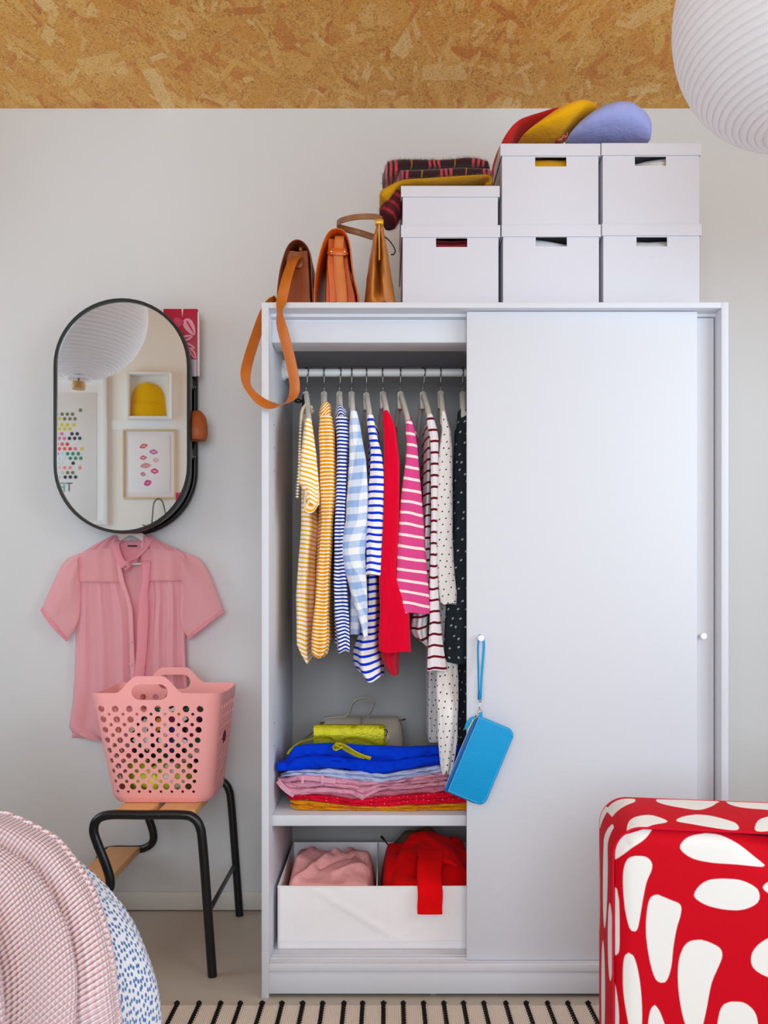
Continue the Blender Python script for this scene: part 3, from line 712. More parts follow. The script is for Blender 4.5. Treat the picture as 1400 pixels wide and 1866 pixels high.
for px, py, s_ in ((562, 741, .006), (567, 743, .0065), (569, 750, .0065), (553, 744, .005)):
    MB().lathe([(.0005, -s_), (s_*.8, -s_*.6), (s_, 0), (s_*.8, s_*.6), (.0005, s_)], P(px, py, .195), 14).build('round_bead', BE, bd)
rbn = thing('ribbon_bow', 'black ribbon knotted round the neck of the first hanger', 'ribbon', P(552, 728, .27))
MB().tube(spline([P(553, 745, .265), P(553, 728, .262), P(555, 719, .264), P(561, 717.5, .268), P(557, 721, .262), P(550, 730, .26), P(543, 727, .255), P(538, 731, .25), P(545, 733, .255), P(551, 731, .262)], 5), .0036, 8, .6).build('bow', M['blackmat'], rbn)
# 2 mustard roll neck
g = garment('striped_jumper', 'mustard and white striped roll-neck top second from the wardrobe side', 'shirt', 593, 745)
m2 = stripes('mustard_stripe_jersey', (250, 240, 214), (232, 146, 0), .0095, .58, wob=.004)
neckroll((PX(592.5, .13), .145, PZ(738, .13)), .0175, .050, m2, 'roll_neck', g, 1.)
cloth_tube([(758, 583, 605), (790, 581, 610), (850, 583, 611), (900, 584, 611), (950, 586, 606), (1000, 582, 604), (1060, 577, 601), (1120, 572, 600), (1165, 568, 600), (1188, 568, 597), (1196, 570, 590)], YS+.01, .024, 3., nf=4, amp=.005, hem=.005).build('sleeve', m2, g)
cloth_tube([(770, 581, 606), (820, 580, 609), (900, 577, 609), (1000, 574, 601), (1080, 571, 602), (1150, 572, 602), (1172, 573, 600)], .29, (.14, .15), 4., n=64, nf=8, amp=.006, hem=.004).build('body', m2, g)
# 3 navy roll neck
g = garment('striped_jumper', 'navy and white striped roll-neck top third from the wardrobe side', 'shirt', 623, 745)
m3 = stripes('navy_stripe_jersey', (234, 236, 244), (16, 44, 140), .0097, .5, wob=.005)
neckroll((PX(622.5, .13), .145, PZ(740, .13)), .0175, .050, m3, 'roll_neck', g, 3.)
cloth_tube([(760, 611, 634), (790, 612, 636), (830, 613, 633), (900, 611, 631), (960, 609, 629), (1010, 609, 629), (1060, 608, 633), (1120, 609, 636), (1160, 613, 637), (1187, 614, 637)], YS+.01, .022, 5., nf=4, amp=.005, hem=.004).build('sleeve', m3, g)
cloth_tube([(772, 608, 638), (850, 610, 640), (950, 606, 636), (1050, 604, 634), (1120, 604, 634), (1172, 606, 633)], .29, (.14, .15), 6., n=64, nf=8, amp=.005).build('body', m3, g)
# 4 gingham shirt
g = garment('gingham_shirt', 'pale blue and white gingham shirt with a long pointed sleeve', 'shirt', 644, 750)
m4 = gingham('pale_blue_gingham', (236, 238, 242), (150, 178, 222), .036)
shoulder((752, 638, 650), m4, 'shoulder', g, 2)
cloth_tube([(749, 638, 650), (768, 637, 655), (800, 637, 660), (840, 636, 667), (900, 632, 671), (950, 629, 670), (990, 620, 668), (1005, 618, 665), (1030, 622, 666), (1050, 630, 667), (1090, 640, 668), (1130, 654, 669), (1160, 662, 670)], YS-.002, .016, 7., nf=3, amp=.004, exp=.95, tilt=.1).build('sleeve', m4, g)
cloth_tube([(770, 640, 654), (900, 634, 668), (1000, 630, 664), (1090, 630, 662), (1150, 627, 662), (1156, 627, 661)], .29, (.13, .15), 8., n=64, nf=8, amp=.005).build('body', m4, g)
# 5 blue striped tunic
g = garment('striped_jumper', 'white top with bright blue stripes and a short wide sleeve', 'shirt', 674, 757)
m5 = stripes('blue_stripe_jersey', (246, 240, 240), (8, 50, 214), .0190, .36, wob=.005)
shoulder((760, 669, 681), m5, 'shoulder', g, 3)
cloth_tube([(757, 669, 681), (785, 671, 686), (811, 675, 692), (830, 676, 697), (860, 675, 701), (885, 672, 703), (920, 671, 702), (950, 669, 700), (1000, 668, 700), (1025, 668, 702), (1047, 666, 702)], YS-.002, .017, 9., nf=3, amp=.004, tilt=-.05, hem=.002).build('sleeve', m5, g)
cloth_tube([(775, 672, 690), (900, 670, 696), (1040, 668, 690), (1100, 665, 690), (1150, 655, 691), (1190, 642, 694), (1210, 643, 698), (1225, 648, 699), (1238, 660, 698)], .255, (.10, .13), 10., n=64, nf=7, amp=.007, tilt=.08, hem=.006).build('body', m5, g)
# 6 red knit
g = garment('red_sweater', 'plain crimson red knitted sweater between the blue and the pink striped tops', 'sweater', 703, 750)
m6 = cloth('crimson_knit', (226, 0, 46), 700, .10, .2)
shoulder((752, 698, 710), m6, 'shoulder', g, 4)
cloth_tube([(749, 699, 708), (768, 697, 718), (783, 699, 721), (810, 700, 725), (840, 700, 729), (900, 699, 729), (960, 698, 727), (1010, 694, 724), (1045, 692, 722), (1060, 692, 725), (1090, 693, 737), (1120, 694, 747), (1160, 692, 749), (1188, 692, 750)], YS-.004, .018, 11., nf=3, amp=.004, hem=.002).build('sleeve', m6, g)
cloth_tube([(775, 701, 726), (950, 700, 732), (1100, 693, 735), (1180, 691, 731), (1205, 694, 728), (1222, 703, 728), (1231, 710, 726)], .27, (.12, .14), 12., n=64, nf=7, amp=.006).build('body', m6, g)
# 7 pink striped
g = garment('striped_jumper', 'raspberry pink top with cream stripes and a wide sleeve', 'shirt', 745, 766)
m7 = stripes('pink_stripe_jersey', (222, 74, 138), (244, 232, 224), .0300, .24, phase=.35, wob=.003)
shoulder((768, 740, 752), m7, 'shoulder', g, 5)
cloth_tube([(766, 740, 750), (785, 739, 756), (811, 741, 760), (840, 739, 763), (870, 735, 765), (900, 731, 768), (950, 727, 772), (1000, 724, 775), (1050, 722, 779), (1075, 719, 781), (1095, 722, 782), (1118, 726, 783)], YS-.006, .015, 13., nf=3, amp=.003, tilt=-.16, hem=.001).build('sleeve', m7, g)
cloth_tube([(785, 744, 764), (900, 744, 768), (1000, 744, 776), (1105, 744, 776)], .29, (.13, .15), 14., n=64, nf=7, amp=.005).build('body', m7, g)
# 8 maroon striped
g = garment('striped_jumper', 'white top with narrow maroon stripes and one long narrow sleeve', 'shirt', 783, 755)
m8 = stripes('maroon_stripe_jersey', (242, 236, 240), (112, 18, 34), .0300, .21, phase=.2, wob=.003)
shoulder((762, 779, 790), m8, 'shoulder', g, 6)
cloth_tube([(756, 779, 788), (770, 778, 793), (785, 781, 797), (800, 784, 799), (860, 786, 799), (930, 786, 797), (1000, 785, 796), (1075, 782, 799), (1130, 783, 803), (1180, 781, 809), (1222, 779, 815)], YS-.004, .012, 15., nf=2, amp=.0015, tilt=.04).build('sleeve', m8, g)
cloth_tube([(770, 775, 792), (850, 773, 790), (920, 771, 788), (1000, 766, 788), (1080, 760, 786), (1120, 752, 784), (1150, 748, 783), (1165, 757, 783), (1176, 774, 783)], .27, (.125, .15), 16., n=64, nf=8, amp=.007, tilt=.2, hem=.004).build('body', m8, g)
# 9 white dotted blouse
g = garment('dotted_blouse', 'white blouse with small black dots and a cuffed sleeve', 'blouse', 808, 752)
m9 = dotted('white_black_dots', (238, 234, 232), (18, 18, 22), .0185, .0021, .25)
shoulder((756, 803, 814), m9, 'shoulder', g, 7)
cloth_tube([(751, 804, 813), (772, 805, 818), (785, 806, 822), (812, 802, 824), (850, 799, 825), (900, 797, 826), (960, 795, 826), (1020, 797, 827), (1060, 799, 831), (1080, 801, 834), (1100, 804, 833)], YS, .02, 17., nf=3, amp=.003, hem=.003).build('sleeve', m9, g)
cloth_tube([(770, 803, 820), (900, 800, 824), (1000, 800, 824), (1095, 804, 826)], .29, (.12, .14), 18., n=56, nf=7, amp=.005).build('body', m9, g)
g = garment('dotted_trousers', 'long white trousers with black dots hanging below the maroon striped sleeve', 'trousers', 808, 800)
cloth_tube([(900, 806, 826), (1100, 800, 833), (1210, 798, 834), (1260, 797, 835), (1300, 799, 834), (1346, 800, 833), (1375, 803, 829), (1400, 805, 824), (1410, 807, 820)], .20, .02, 19., n=48, nf=4, amp=.005, hem=.006, toY=.064).build('leg', m9, g)
cloth_tube([(900, 790, 812), (1100, 780, 806), (1210, 778, 806), (1280, 779, 804), (1340, 779, 801), (1352, 781, 800)], .33, .04, 20., n=48, nf=4, amp=.006).build('leg', m9, g)
# 10 black dotted dress
g = garment('dotted_dress', 'long black dress with white dots, half hidden behind the sliding door', 'dress', 845, 745)
m10 = dotted('black_white_dots', (36, 44, 50), (176, 178, 178), .026, .0029, .5)
neckroll((PX(846, .14), .15, PZ(743, .14)), .016, .036, m10, 'gathered_neck', g, 5.)
cloth_tube([(748, 836, 860), (800, 831, 868), (860, 828, 872), (940, 828, 872), (1010, 824, 870), (1060, 818, 868), (1120, 813, 868), (1165, 810, 868), (1195, 811, 866), (1208, 816, 862)], YS+.03, .03, 21., nf=4, amp=.005, hem=.003).build('sleeve', m10, g)
cloth_tube([(770, 836, 870), (900, 834, 876), (1100, 834, 878), (1250, 833, 878), (1362, 834, 878)], .30, (.11, .14), 22., n=64, nf=8, amp=.006).build('body', m10, g)

# ---------------------------------------------------------------- folded clothes on the shelf
SZ = .4475
def folded(name, label, mat, top, bot, Yf, depth, layers, seed, cat='trousers', amp=.005, uvk=1., round_left=True, group='folded clothes on the shelf', drop=0.):
    """folded garment: front edges described by top / bottom lines [(px, py)]; every layer bulges at the front"""
    root = thing(name, label, cat, (0, Yf+depth/2, 0), group)
    x0, x1 = top[0][0], top[-1][0]; n = 130
    for L in range(layers):
        rows = []; uv = []
        for i in range(n+1):
            t = i/n; px = lerp(x0, x1, t)
            za, zb = PZ(table(top, px)[0], Yf), max(PZ(table(bot, px)[0], Yf), SZ+.0006)
            wv = .20*nz(t*5+seed, L*1.7) if layers > 1 else 0
            c0 = za+(zb-za)*min(1, max(0, (L/layers)+(wv/layers if L else 0))); c1 = za+(zb-za)*min(1, max(0, ((L+1)/layers)+(.20*nz(t*5+seed, (L+1)*1.7)/layers if L < layers-1 else 0)))
            e = smooth(min(1, t*16)+.0) if round_left else 1
            zc, h = (c0+c1)/2, max(.0012, (c0-c1)/2)*(.45+.55*e)
            yf = Yf+.006*nz(t*7, seed+L*3)+.012*(1-e)+.004*L*((L % 2)*2-1)*.5; ring = []
            for j in range(12):
                a = -PI/2+PI*j/11
                cr = 1+.0*j
                rg_ = 1-abs(2*nz(t*9+seed, j*.16+t*3, L*2.))
                cr = -.010*max(0, rg_-.72)/.28*(0.4+abs(nz(t*4, seed, 7.)))
                ring.append(V((PX(px, Yf)+.002*nz(j*.3, t*20, seed), yf+min(.014, h*1.3)*(1-math.cos(a))+amp*nz(t*16+seed, j*.25, L)*.8-cr*.9, zc+h*math.sin(a)+amp*.25*nz(t*18, j*.2, seed+L))))
            ring = [V((PX(px, Yf), yf+depth, max(SZ+.001, zc-h-drop)))]+ring+[V((PX(px, Yf), yf+.06, zc+h-drop*.12)), V((PX(px, Yf), yf+depth, max(SZ+.003, zc+h-drop)))]
            q = 0
            for j, p in enumerate(ring):
                if j: q += (p-ring[j-1]).length
                uv.append((p.x, q))
            rows.append(ring)
        MB().loft(rows, uvs=uv).build('fold', mat, root)
    return root
def cord():
    t = NT('mustard_corduroy'); u, v = t.uv()
    s_ = t.math('SINE', t.math('MULTIPLY', v, 1500.))
    t.base(t.mix(t.math('MULTIPLY', t.math('ADD', s_, 1.), .5), srgb(206, 128, 14), srgb(240, 160, 10)), .9, .1, .05); t.bump(s_, .6, .001); return t.m
YF = .095
folded('folded_corduroys', 'mustard corduroy trousers folded at the bottom of the shelf pile', cord(), [(528, 1459), (560, 1460), (600, 1464), (650, 1470), (700, 1470), (760, 1469), (860, 1463)], [(528, 1473), (545, 1482), (700, 1482), (860, 1482)], YF, .30, 2, 1.)
folded('folded_jeans', 'red trousers with white pin dots folded just above the mustard corduroys', dotted('red_pin_dots', (214, 4, 44), (240, 190, 190), .017, .0011, .6), [(523, 1452), (560, 1449), (600, 1452), (640, 1458), (680, 1455), (720, 1452), (770, 1448), (860, 1440)], [(523, 1460), (560, 1459), (600, 1463), (650, 1470), (700, 1471), (760, 1468), (860, 1464)], YF-.002, .30, 2, 2.)
PK = cloth('dusty_pink_denim', (216, 150, 172), 900, .15, st=(.25, 1., 1.), wr=.8); PK2 = cloth('deep_pink_denim', (196, 118, 140), 900, .15, st=(.25, 1., 1.), wr=.8)
folded('folded_jeans', 'dusty pink jeans folded under the lilac pink pair', PK2, [(520, 1440), (560, 1438), (600, 1436), (650, 1440), (700, 1440), (750, 1436), (800, 1433), (860, 1424)], [(520, 1449), (560, 1449), (600, 1452), (645, 1459), (680, 1456), (720, 1452), (770, 1447), (860, 1438)], YF+.004, .29, 1, 3., amp=.007, drop=.015)
folded('folded_jeans', 'lilac pink jeans folded with a stitched waistband in the middle of the pile', PK, [(505, 1420), (520, 1421), (545, 1412), (580, 1415), (620, 1420), (670, 1425), (720, 1424), (770, 1414), (810, 1408), (860, 1404)], [(505, 1426), (525, 1446), (545, 1452), (580, 1444), (640, 1448), (660, 1460), (690, 1440), (760, 1436), (810, 1432), (860, 1425)], YF-.004, .29, 3, 4., amp=.008, drop=.03)
folded('folded_jeans', 'pale blue jeans folded below the cobalt pair', cloth('pale_blue_denim', (176, 188, 222), 900, .12, st=(.25, 1., 1.), wr=.8), [(511, 1412), (525, 1406), (560, 1404), (600, 1402), (640, 1406), (668, 1406), (700, 1412), (740, 1405), (800, 1396), (860, 1390)], [(511, 1418), (540, 1414), (580, 1416), (640, 1422), (680, 1427), (720, 1424), (770, 1414), (810, 1409), (860, 1405)], YF+.002, .29, 2, 5., amp=.009, drop=.05)
BL = cloth('cobalt_twill', (0, 56, 206), 900, .15, .02, st=(.25, 1., 1.), wr=.8)
bj = folded('folded_jeans', 'cobalt blue trousers folded on top of the shelf pile under the lime clutch', BL, [(504, 1392), (520, 1386), (535, 1362), (560, 1358), (600, 1356), (660, 1360), (740, 1362), (800, 1361), (860, 1362)], [(504, 1406), (530, 1406), (560, 1404), (600, 1401), (640, 1405), (680, 1413), (700, 1412), (740, 1404), (800, 1395), (860, 1388)], YF, .29, 2, 6., amp=.009, drop=.062)
MB().box(PX(503, YF-.004), PX(522, YF-.004), YF-.004, YF+.03, PZ(1405, YF), PZ(1390, YF), .005).build('waistband', BL, bj)

wbm = cloth('pink_waistband', (224, 160, 182), 900, .1, st=(.25, 1., 1.))
for o_ in [o for o in COL.objects if o.get('label', '').startswith('lilac pink jeans')]:
    MB().ribbon(spline([P(545, 1417, YF-.010), P(565, 1418, YF-.012), P(588, 1421, YF-.010), P(612, 1424, YF-.006)], 5), (0, -.2, 1), .013, .004).build('waistband', wbm, o_)
    for px in (549, 585): MB().box(PX(px, YF-.014), PX(px+5, YF-.014), YF-.0155, YF-.010, PZ(1426, YF), PZ(1411, YF), .001).build('belt_loop', wbm, o_)
    MB().ribbon(spline([P(507, 1423, YF-.004), P(514, 1432, YF-.010), P(524, 1441, YF-.010), P(536, 1449, YF-.006)], 5), (.5, -.2, .8), .014, .005).build('hem_band', wbm, o_)
# ---------------------------------------------------------------- beige handbag and lime clutch
hb = thing('handbag', 'beige grey leather handbag with a top handle standing behind the lime clutch', 'handbag', P(662, 1340, .40))
HBM = leather('beige_grey_leather', (190, 180, 164), (176, 164, 148)); Yb = .39; zb0 = SZ+.001
rows = []
for z_, l, r, d in ((SZ+.002, 570, 738, .05), (PZ(1350, Yb), 577, 737, .05), (PZ(1330, Yb), 583, 734, .042), (PZ(1315, Yb), 586, 730, .03), (PZ(1311, Yb), 590, 727, .018), (PZ(1310, Yb), 594, 724, .008)):
    x0, x1 = PX(l, Yb), PX(r, Yb); xm, hw = (x0+x1)/2, (x1-x0)/2
    rows.append([V((xm+hw*math.copysign(abs(math.cos(a))**.3, math.cos(a)), Yb+.04+d*math.copysign(abs(math.sin(a))**.6, math.sin(a)), z_)) for a in [2*PI*k/32 for k in range(32)]])
MB().loft(rows).build('bag_body', HBM, hb)
MB().box(PX(657.5, Yb), PX(658.5, Yb), Yb-.011, Yb+.02, PZ(1352, Yb), PZ(1309, Yb), .0006).build('seam', leather('dark_beige_leather', (150, 140, 126), (140, 130, 118)), hb)  # seam strip in a darker beige than the bag body
MB().ribbon(spline([P(588, 1315, Yb+.03), P(594, 1310, Yb+.03), P(612, 1308, Yb+.03), P(630, 1306, Yb+.03), P(638, 1296, Yb+.03), P(643, 1283, Yb+.02), P(652, 1275, Yb+.02), P(668, 1272.5, Yb+.02), P(680, 1277, Yb+.02), P(682, 1284, Yb+.03), P(676, 1296, Yb+.035), P(671, 1304, Yb+.04), P(672, 1312, Yb+.04)], 5), (.1, -.6, .6), .010, .003).build('handle', HBM, hb)
for px, py in ((588, 1317), (733, 1312)):
    MB().tube([P(px-5, py+1, Yb+.02), P(px, py, Yb+.012), P(px+6, py-1.5, Yb+.02)], .0022, 8).build('clasp', M['brass'], hb)
MB().tube(spline([P(577, 1330, Yb+.0), P(566, 1338, Yb-.02), P(552, 1350, Yb-.03), P(543, 1360, Yb-.04)], 5), .003, 8).build('side_strap', leather('taupe_strap', (110, 96, 70), (96, 84, 60)), hb)
LIME = NT('metallic_lime_leather'); LIME.base(LIME.mix(LIME.noise(60, 4), srgb(196, 188, 10), srgb(150, 144, 4)), .42, .4, 0, .45); LIME.bump(LIME.noise(110, 4), .55, .003); LIME = LIME.m
cl = thing('clutch_bag', 'metallic lime clutch with a knotted strap lying on the cobalt trousers', 'clutch', P(640, 1345, .24)); Yc = .22
zt, zb = PZ(1323, Yc), PZ(1361, Yc)
rows = []
for i in range(31):
    t = i/30; x = lerp(PX(573, Yc), PX(700, Yc), t)
    prof = [(0, zb-.008), (0, lerp(zb, zt, .3)), (-.004, lerp(zb, zt, .7)), (-.001, zt-.006), (.006, zt-.0005), (.012, zt), (.036, zt-.003), (.040, zt-.012), (.040, zb-.008)]
    rows.append([V((x, Yc+y+.003*nz(t*4, z*60), z+.0015*nz(t*6, y*50))) for y, z in prof])
MB().loft(rows).build('clutch_body', LIME, cl)
rows = []
for i in range(31):
    t = i/30; x = lerp(PX(572, Yc), PX(698.5, Yc), t); rows.append([V((x, Yc-.0035+y+.002*nz(t*5, z*40), z)) for y, z in ((0, lerp(zb, zt, .02)), (-.003, lerp(zb, zt, .4)), (-.003, zt-.009), (.004, zt+.002), (.014, zt+.0032), (.014, zt+.0012), (.006, zt-.001), (.002, zt-.008), (.002, lerp(zb, zt, .02)))])
MB().loft(rows).build('flap', LIME, cl)
MB().box(PX(698, Yc), PX(702, Yc), Yc+.002, Yc+.036, zb, zt-.004, .002).build('gusset', LIME, cl)
MB().tube(spline([P(701, 1330, Yc+.0), P(704, 1329, Yc-.004), P(706, 1336, Yc-.002), P(703, 1341, Yc)], 5), .0018, 8).build('ring', M['steel'], cl)
yk = YF+.035
st = lambda pts, w_=.006, up=(0, -.4, 1): MB().ribbon(spline([P(*q) for q in pts], 5), up, w_, .0022).build('strap', LIME, cl)
st([(524, 1374, .10), (530, 1366, .10), (545, 1354, .12), (565, 1347, .16), (585, 1344, .18), (602, 1345, .17), (612, 1353, .12), (616, 1359, .095)])
st([(616, 1359, .095), (622, 1350, .13), (635, 1345, .18), (650, 1345, .19), (670, 1350, .19), (690, 1357, .19), (702, 1357, .2), (707, 1348, .21), (706, 1336, .216)])
st([(618, 1356, .088), (630, 1360, .084), (645, 1370, .082), (662, 1378, .081), (676, 1382, .081)], .0105)
st([(620, 1360, .090), (632, 1368, .085), (650, 1377, .083), (664, 1381, .083)], .007)
kn = MB()
for k, (dx, dz, r_, fl) in enumerate(((0, 0, .0095, 1), (.002, .001, .0062, .5), (-.006, -.004, .0075, 1.2))):
    c = P(617, 1359, .090)+V((dx, -.002*k, dz))
    kn.tube([c+V((r_*math.cos(a)*1.1, .003*math.sin(a*2+k), r_*math.sin(a)*.8)) for a in [2*PI*j/20 for j in range(21)]], .0026, 8)
kn.build('knot', LIME, cl)
# ---------------------------------------------------------------- storage case at the bottom of the wardrobe
CASE = NT('white_polyester'); CASE.base(srgb(240, 236, 238), .6, .2); CASE.set(CASE.b, 'Normal', CASE.n('ShaderNodeBump', {'Height': CASE.noise(14, 3), 'Strength': .25, 'Distance': .01}).outputs[0]); CASE = CASE.m
Y0, Y1 = .085, .46; cx0, cx1 = PX(506, Y0), .262; z0, z1 = .0876, PZ(1615, Y0)
sc = thing('storage_case', 'white fabric storage case with a divider on the wardrobe floor, holding pink and red clothes', 'storage case', ((cx0+cx1)/2, .27, z0))
def creased(p, u0, u1):
    """panel of thin cloth in xz with diagonal creases from folding"""
    rows = []; n, k = 60, 26
    for i in range(n+1):
        t = i/n; x = lerp(u0, u1, t); row = []
        for j in range(k+1):
            s = j/k; z = lerp(z0, z1, s); d = 0
            q = (t*2) % 1.0
            for (a, b) in (((.36 if t < .5 else .60), -1), ):
                pass
            l1 = abs((1-s)-(.02+(t-.17)*2.0)) ; l2 = abs((1-s)-(.62-(t-.13)*2.6)); l3 = abs(s-(.03+(t-.53)*2.2)); l4 = abs(s-.13)
            d = -.0062*math.exp(-l1/.035)-.0034*math.exp(-l2/.035)-.0040*math.exp(-l3/.035)+.003*nz(t*4, s*2, 3)+.0015*math.exp(-((t-.52)/.008)**2)
            e = math.sin(PI*min(1, max(0, s)))**.5*math.sin(PI*min(1, max(0, t)))**.5
            row.append(V((x, p+d*e-.004*e*(1-s)*math.sin(t*PI), z)))
        rows.append(row)
    return MB().grid(rows)
creased(Y0, cx0, cx1).build('front_panel', CASE, sc, solid=.002)
MB().box(cx0, cx1, Y1-.002, Y1, z0, z1, .0006).build('back_panel', CASE, sc)
MB().box(cx0, cx1, Y0+.002, Y1-.002, z0, z0+.002, 0).build('base_panel', CASE, sc)
for x, nm in ((cx0, 'side_panel'), (cx1-.002, 'side_panel'), (PX(687, Y0)-.001, 'divider')):
    MB().box(x, x+.002, Y0+.003, Y1-.003, z0+.002, z1, .0006).build(nm, CASE, sc)
MB().ribbon([V((cx0, Y0-.001, z1)), V(((cx0+cx1)/2, Y0-.001, z1-.0008)), V((cx1, Y0-.001, z1))], (0, 0, 1), .004, .004).build('rim_piping', CASE, sc)
MB().ribbon([V((cx0+.002, Y0-.0058, z0+.024)), V(((cx0+cx1)/2, Y0-.0075, z0+.024)), V((cx1, Y0-.0058, z0+.024))], (0, 0, 1), .0022, .0012).build('hem_seam', CASE, sc)
def heap(name, label, mat, xa, xb, ya, yb, hfun, cat, nx=90, ny=76):
    rows = []; uv = []
    for i in range(nx+1):
        row = []
        for j in range(ny+1):
            u, v = i/nx, j/ny; e = min(1., min(u, 1-u)*9, min(v, 1-v)*9+.15); e = math.sin(e*PI/2)**.7
            z = z0+.006+(hfun(u, v)-z0-.006)*e
            x = lerp(xa, xb, u); y = lerp(ya, yb, v)
            row.append(V((x+(.004*nz(v*4, z*30))*(1-e), y, z))); uv.append((x, y+z))
        rows.append(row)
    m = MB().grid(rows, uvs=uv)
    return tag(m.build(name, mat, None, solid=.003), label, cat)
def crease(u, v, u0, v0, ang, w_, ln):
    c_, s_ = math.cos(ang), math.sin(ang); a = (u-u0)*c_+(v-v0)*s_; b = -(u-u0)*s_+(v-v0)*c_
    return math.exp(-abs(b/(w_*.8))**1.3)*smooth((a+ln)/.1)*smooth((ln-a)/.15)
def hpink(u, v):
    z = z1-.010+.022*smooth(v*2)-.016*smooth((v-.7)/.3)
    z += .010*nz(u*2.5, v*2.5, 1)+.006*nz(u*6, v*5, 2)
    for c in ((.30, .35, .9, .06, .35, .016), (.55, .5, .6, .05, .3, -.016), (.75, .35, .35, .07, .3, .012), (.5, .85, -.6, .06, .25, -.022), (.62, .8, .9, .05, .25, .012), (.2, .7, 1.2, .08, .3, .012), (.9, .4, 1.9, .05, .3, -.012)):
        z += c[5]*crease(u, v, *c[:5])
    return z
heap('pink_garment', 'pale pink garment folded in the storage case compartment by the wardrobe side', cloth('blush_pink_cotton', (250, 176, 174), 900, .06, .02, st=(1., .5, 1.), wr=.9), cx0+.006, PX(686, Y0)-.002, Y0+.006, Y1-.05, hpink, 'clothing')
def hred(u, v):
    z = z1-.008+.046*smooth(v*1.8)-.022*smooth((v-.7)/.3)
    z += .014*nz(u*3+4, v*2.5, 1)+.008*nz(u*7, v*6, 3)
    for c in ((.16, .4, 1.35, .05, .4, -.022), (.50, .5, 1.15, .05, .4, -.020), (.68, .5, .9, .09, .4, .018), (.40, .7, .5, .06, .25, .016), (.88, .45, 2.2, .05, .3, -.020), (.75, .8, .2, .07, .2, .014)):
        z += c[5]*crease(u, v, *c[:5])
    return z
RED = cloth('scarlet_wool', (232, 8, 14), 380, .12, .02, st=(1., .5, 1.), wr=.9)
rs = thing('red_sweater', 'scarlet sweater heaped in the storage case, one sleeve hanging over its front', 'sweater', (.09, .26, z0))
h_ = heap('sweater_body', '', RED, PX(690, Y0)+.002, cx1-.006, Y0+.006, Y1-.05, hred, '')
del h_['label'], h_['category']; h_.parent = rs; h_.location = -rs.location
# sleeve: from the heap over the case's front edge
xs = PX(783, Y0); sl = []
for t in range(25):
    q = t/24
    c = table([(0, .205, .275+.030), (.25, .15, .291), (.45, .115, .276), (.56, .088, .264), (.62, .073, .252), (.70, .069, .235), (1, .0695, PZ(1664, .07))], q)
    sl.append(V((xs+.002*nz(q*5)+.010*(1-smooth(q*2)), c[0]-.004, c[1])))
rows = []
for i, p in enumerate(sl):
    t = (sl[min(i+1, 24)]-sl[max(i-1, 0)]).normalized(); n_ = V((0, t.z, -t.y)); q = i/24; hw = lerp(.036, .0325, smooth(q*2.2))
    rows.append([p+V((1, 0, 0))*hw*math.copysign(abs(math.cos(a))**.5, math.cos(a))+n_*(.0052+.004*(1-q))*math.copysign(abs(math.sin(a))**.7, math.sin(a))*(1+.25*math.sin(3*a+q*4)*(1-q)) for a in [2*PI*k/24 for k in range(24)]])
MB().loft(rows).build('sleeve', RED, rs)
rows = []
fp = spline([V((.245, .19, .262)), V((.215, .205, .285)), V((.170, .23, .304)), V((.130, .25, .311)), V((.095, .27, .306)), V((.075, .29, .29))], 6)
for i, p in enumerate(fp):
    t = i/(len(fp)-1); k_ = math.sin(PI*min(.97, max(.03, t)))**.5
    rows.append([p+V((.012*math.sin(a*2+t*5), (.075*math.cos(a))*k_, (.012*math.sin(a)*(1+.4*math.sin(3*a+t*9))+.014*math.cos(a)+.006*nz(t*6, a*1.5))*k_)) for a in [2*PI*k/28 for k in range(28)]])
MB().loft(rows).build('folded_arm', RED, rs)
br = lump('brown_garment', (.115, .39, .25), (.085, .05, .065), cloth('olive_brown_cloth', (104, 78, 60), 600, .1), 'olive brown cloth tucked behind the scarlet sweater in the storage case', 'clothing', 8., .12, 6., .9)
cb = thing('black_cord', 'short black cord with a tip sticking up beside the storage case divider', 'cord', P(704, 1537, .33))
MB().tube(spline([P(714, 1550, .33), P(709, 1542, .325), P(704, 1535, .32), P(697, 1526, .315)], 5), .0022, 8).build('cord_length', M['blackmat'], cb)
MB().tube([P(700, 1529.5, .317), P(697, 1526, .315), P(694.5, 1524, .314)], .0036, 8).build('cord_tip', M['black'], cb)

# ---------------------------------------------------------------- turquoise wristlet on the front door's knob
TQ = NT('turquoise_leather'); vo = TQ.n('ShaderNodeTexVoronoi', {'Vector': TQ.coord(), 'Scale': 420.}); TQ.base(TQ.mix(TQ.noise(10, 2), srgb(0, 152, 208), srgb(0, 142, 200)), .5, .25); TQ.bump(vo.outputs[0], .35, .0015); TQ = TQ.m
TQD = plain('turquoise_edge', (8, 100, 170), .5); YW = -.026
wl = thing('wristlet_purse', 'turquoise pebbled leather wristlet hanging by its loop from the door knob', 'purse', P(873, 1300, YW))
TL, TR_, BLc = P(873, 1304, YW), P(940, 1332, YW), P(817, 1443, YW)
ux, vx = (TR_-TL), (BLc-TL); W_, H_ = ux.length, vx.length; ux.normalize(); vx = (vx-ux*vx.dot(ux)).normalized()
def wpt(u, v, y): q = TL+ux*u+vx*v; q.y = y; return q
def outline(o, r=.020, k=8):
    a = [(o*.2, o), (o*.2, H_-o)]
    b = []
    for i in range(k+1): t = PI/2*i/k; b.append((W_-o-(r-o)+(r-o)*math.sin(t), H_-o-(r-o)+(r-o)*math.cos(t)))
    for i in range(k+1): t = PI/2*i/k; b.append((W_-o-(r-o)+(r-o)*math.cos(t), o+(r-o)-(r-o)*math.sin(t)))
    return a+b
rings = [[wpt(u, v, YW+dy) for u, v in outline(o)] for o, dy in ((.0035, -.0045), (.0012, -.0038), (0, -.0022), (0, .003), (.0012, .0045), (.003, .005))]
m = MB().loft(rings); m.build('front_panel', TQ, wl)
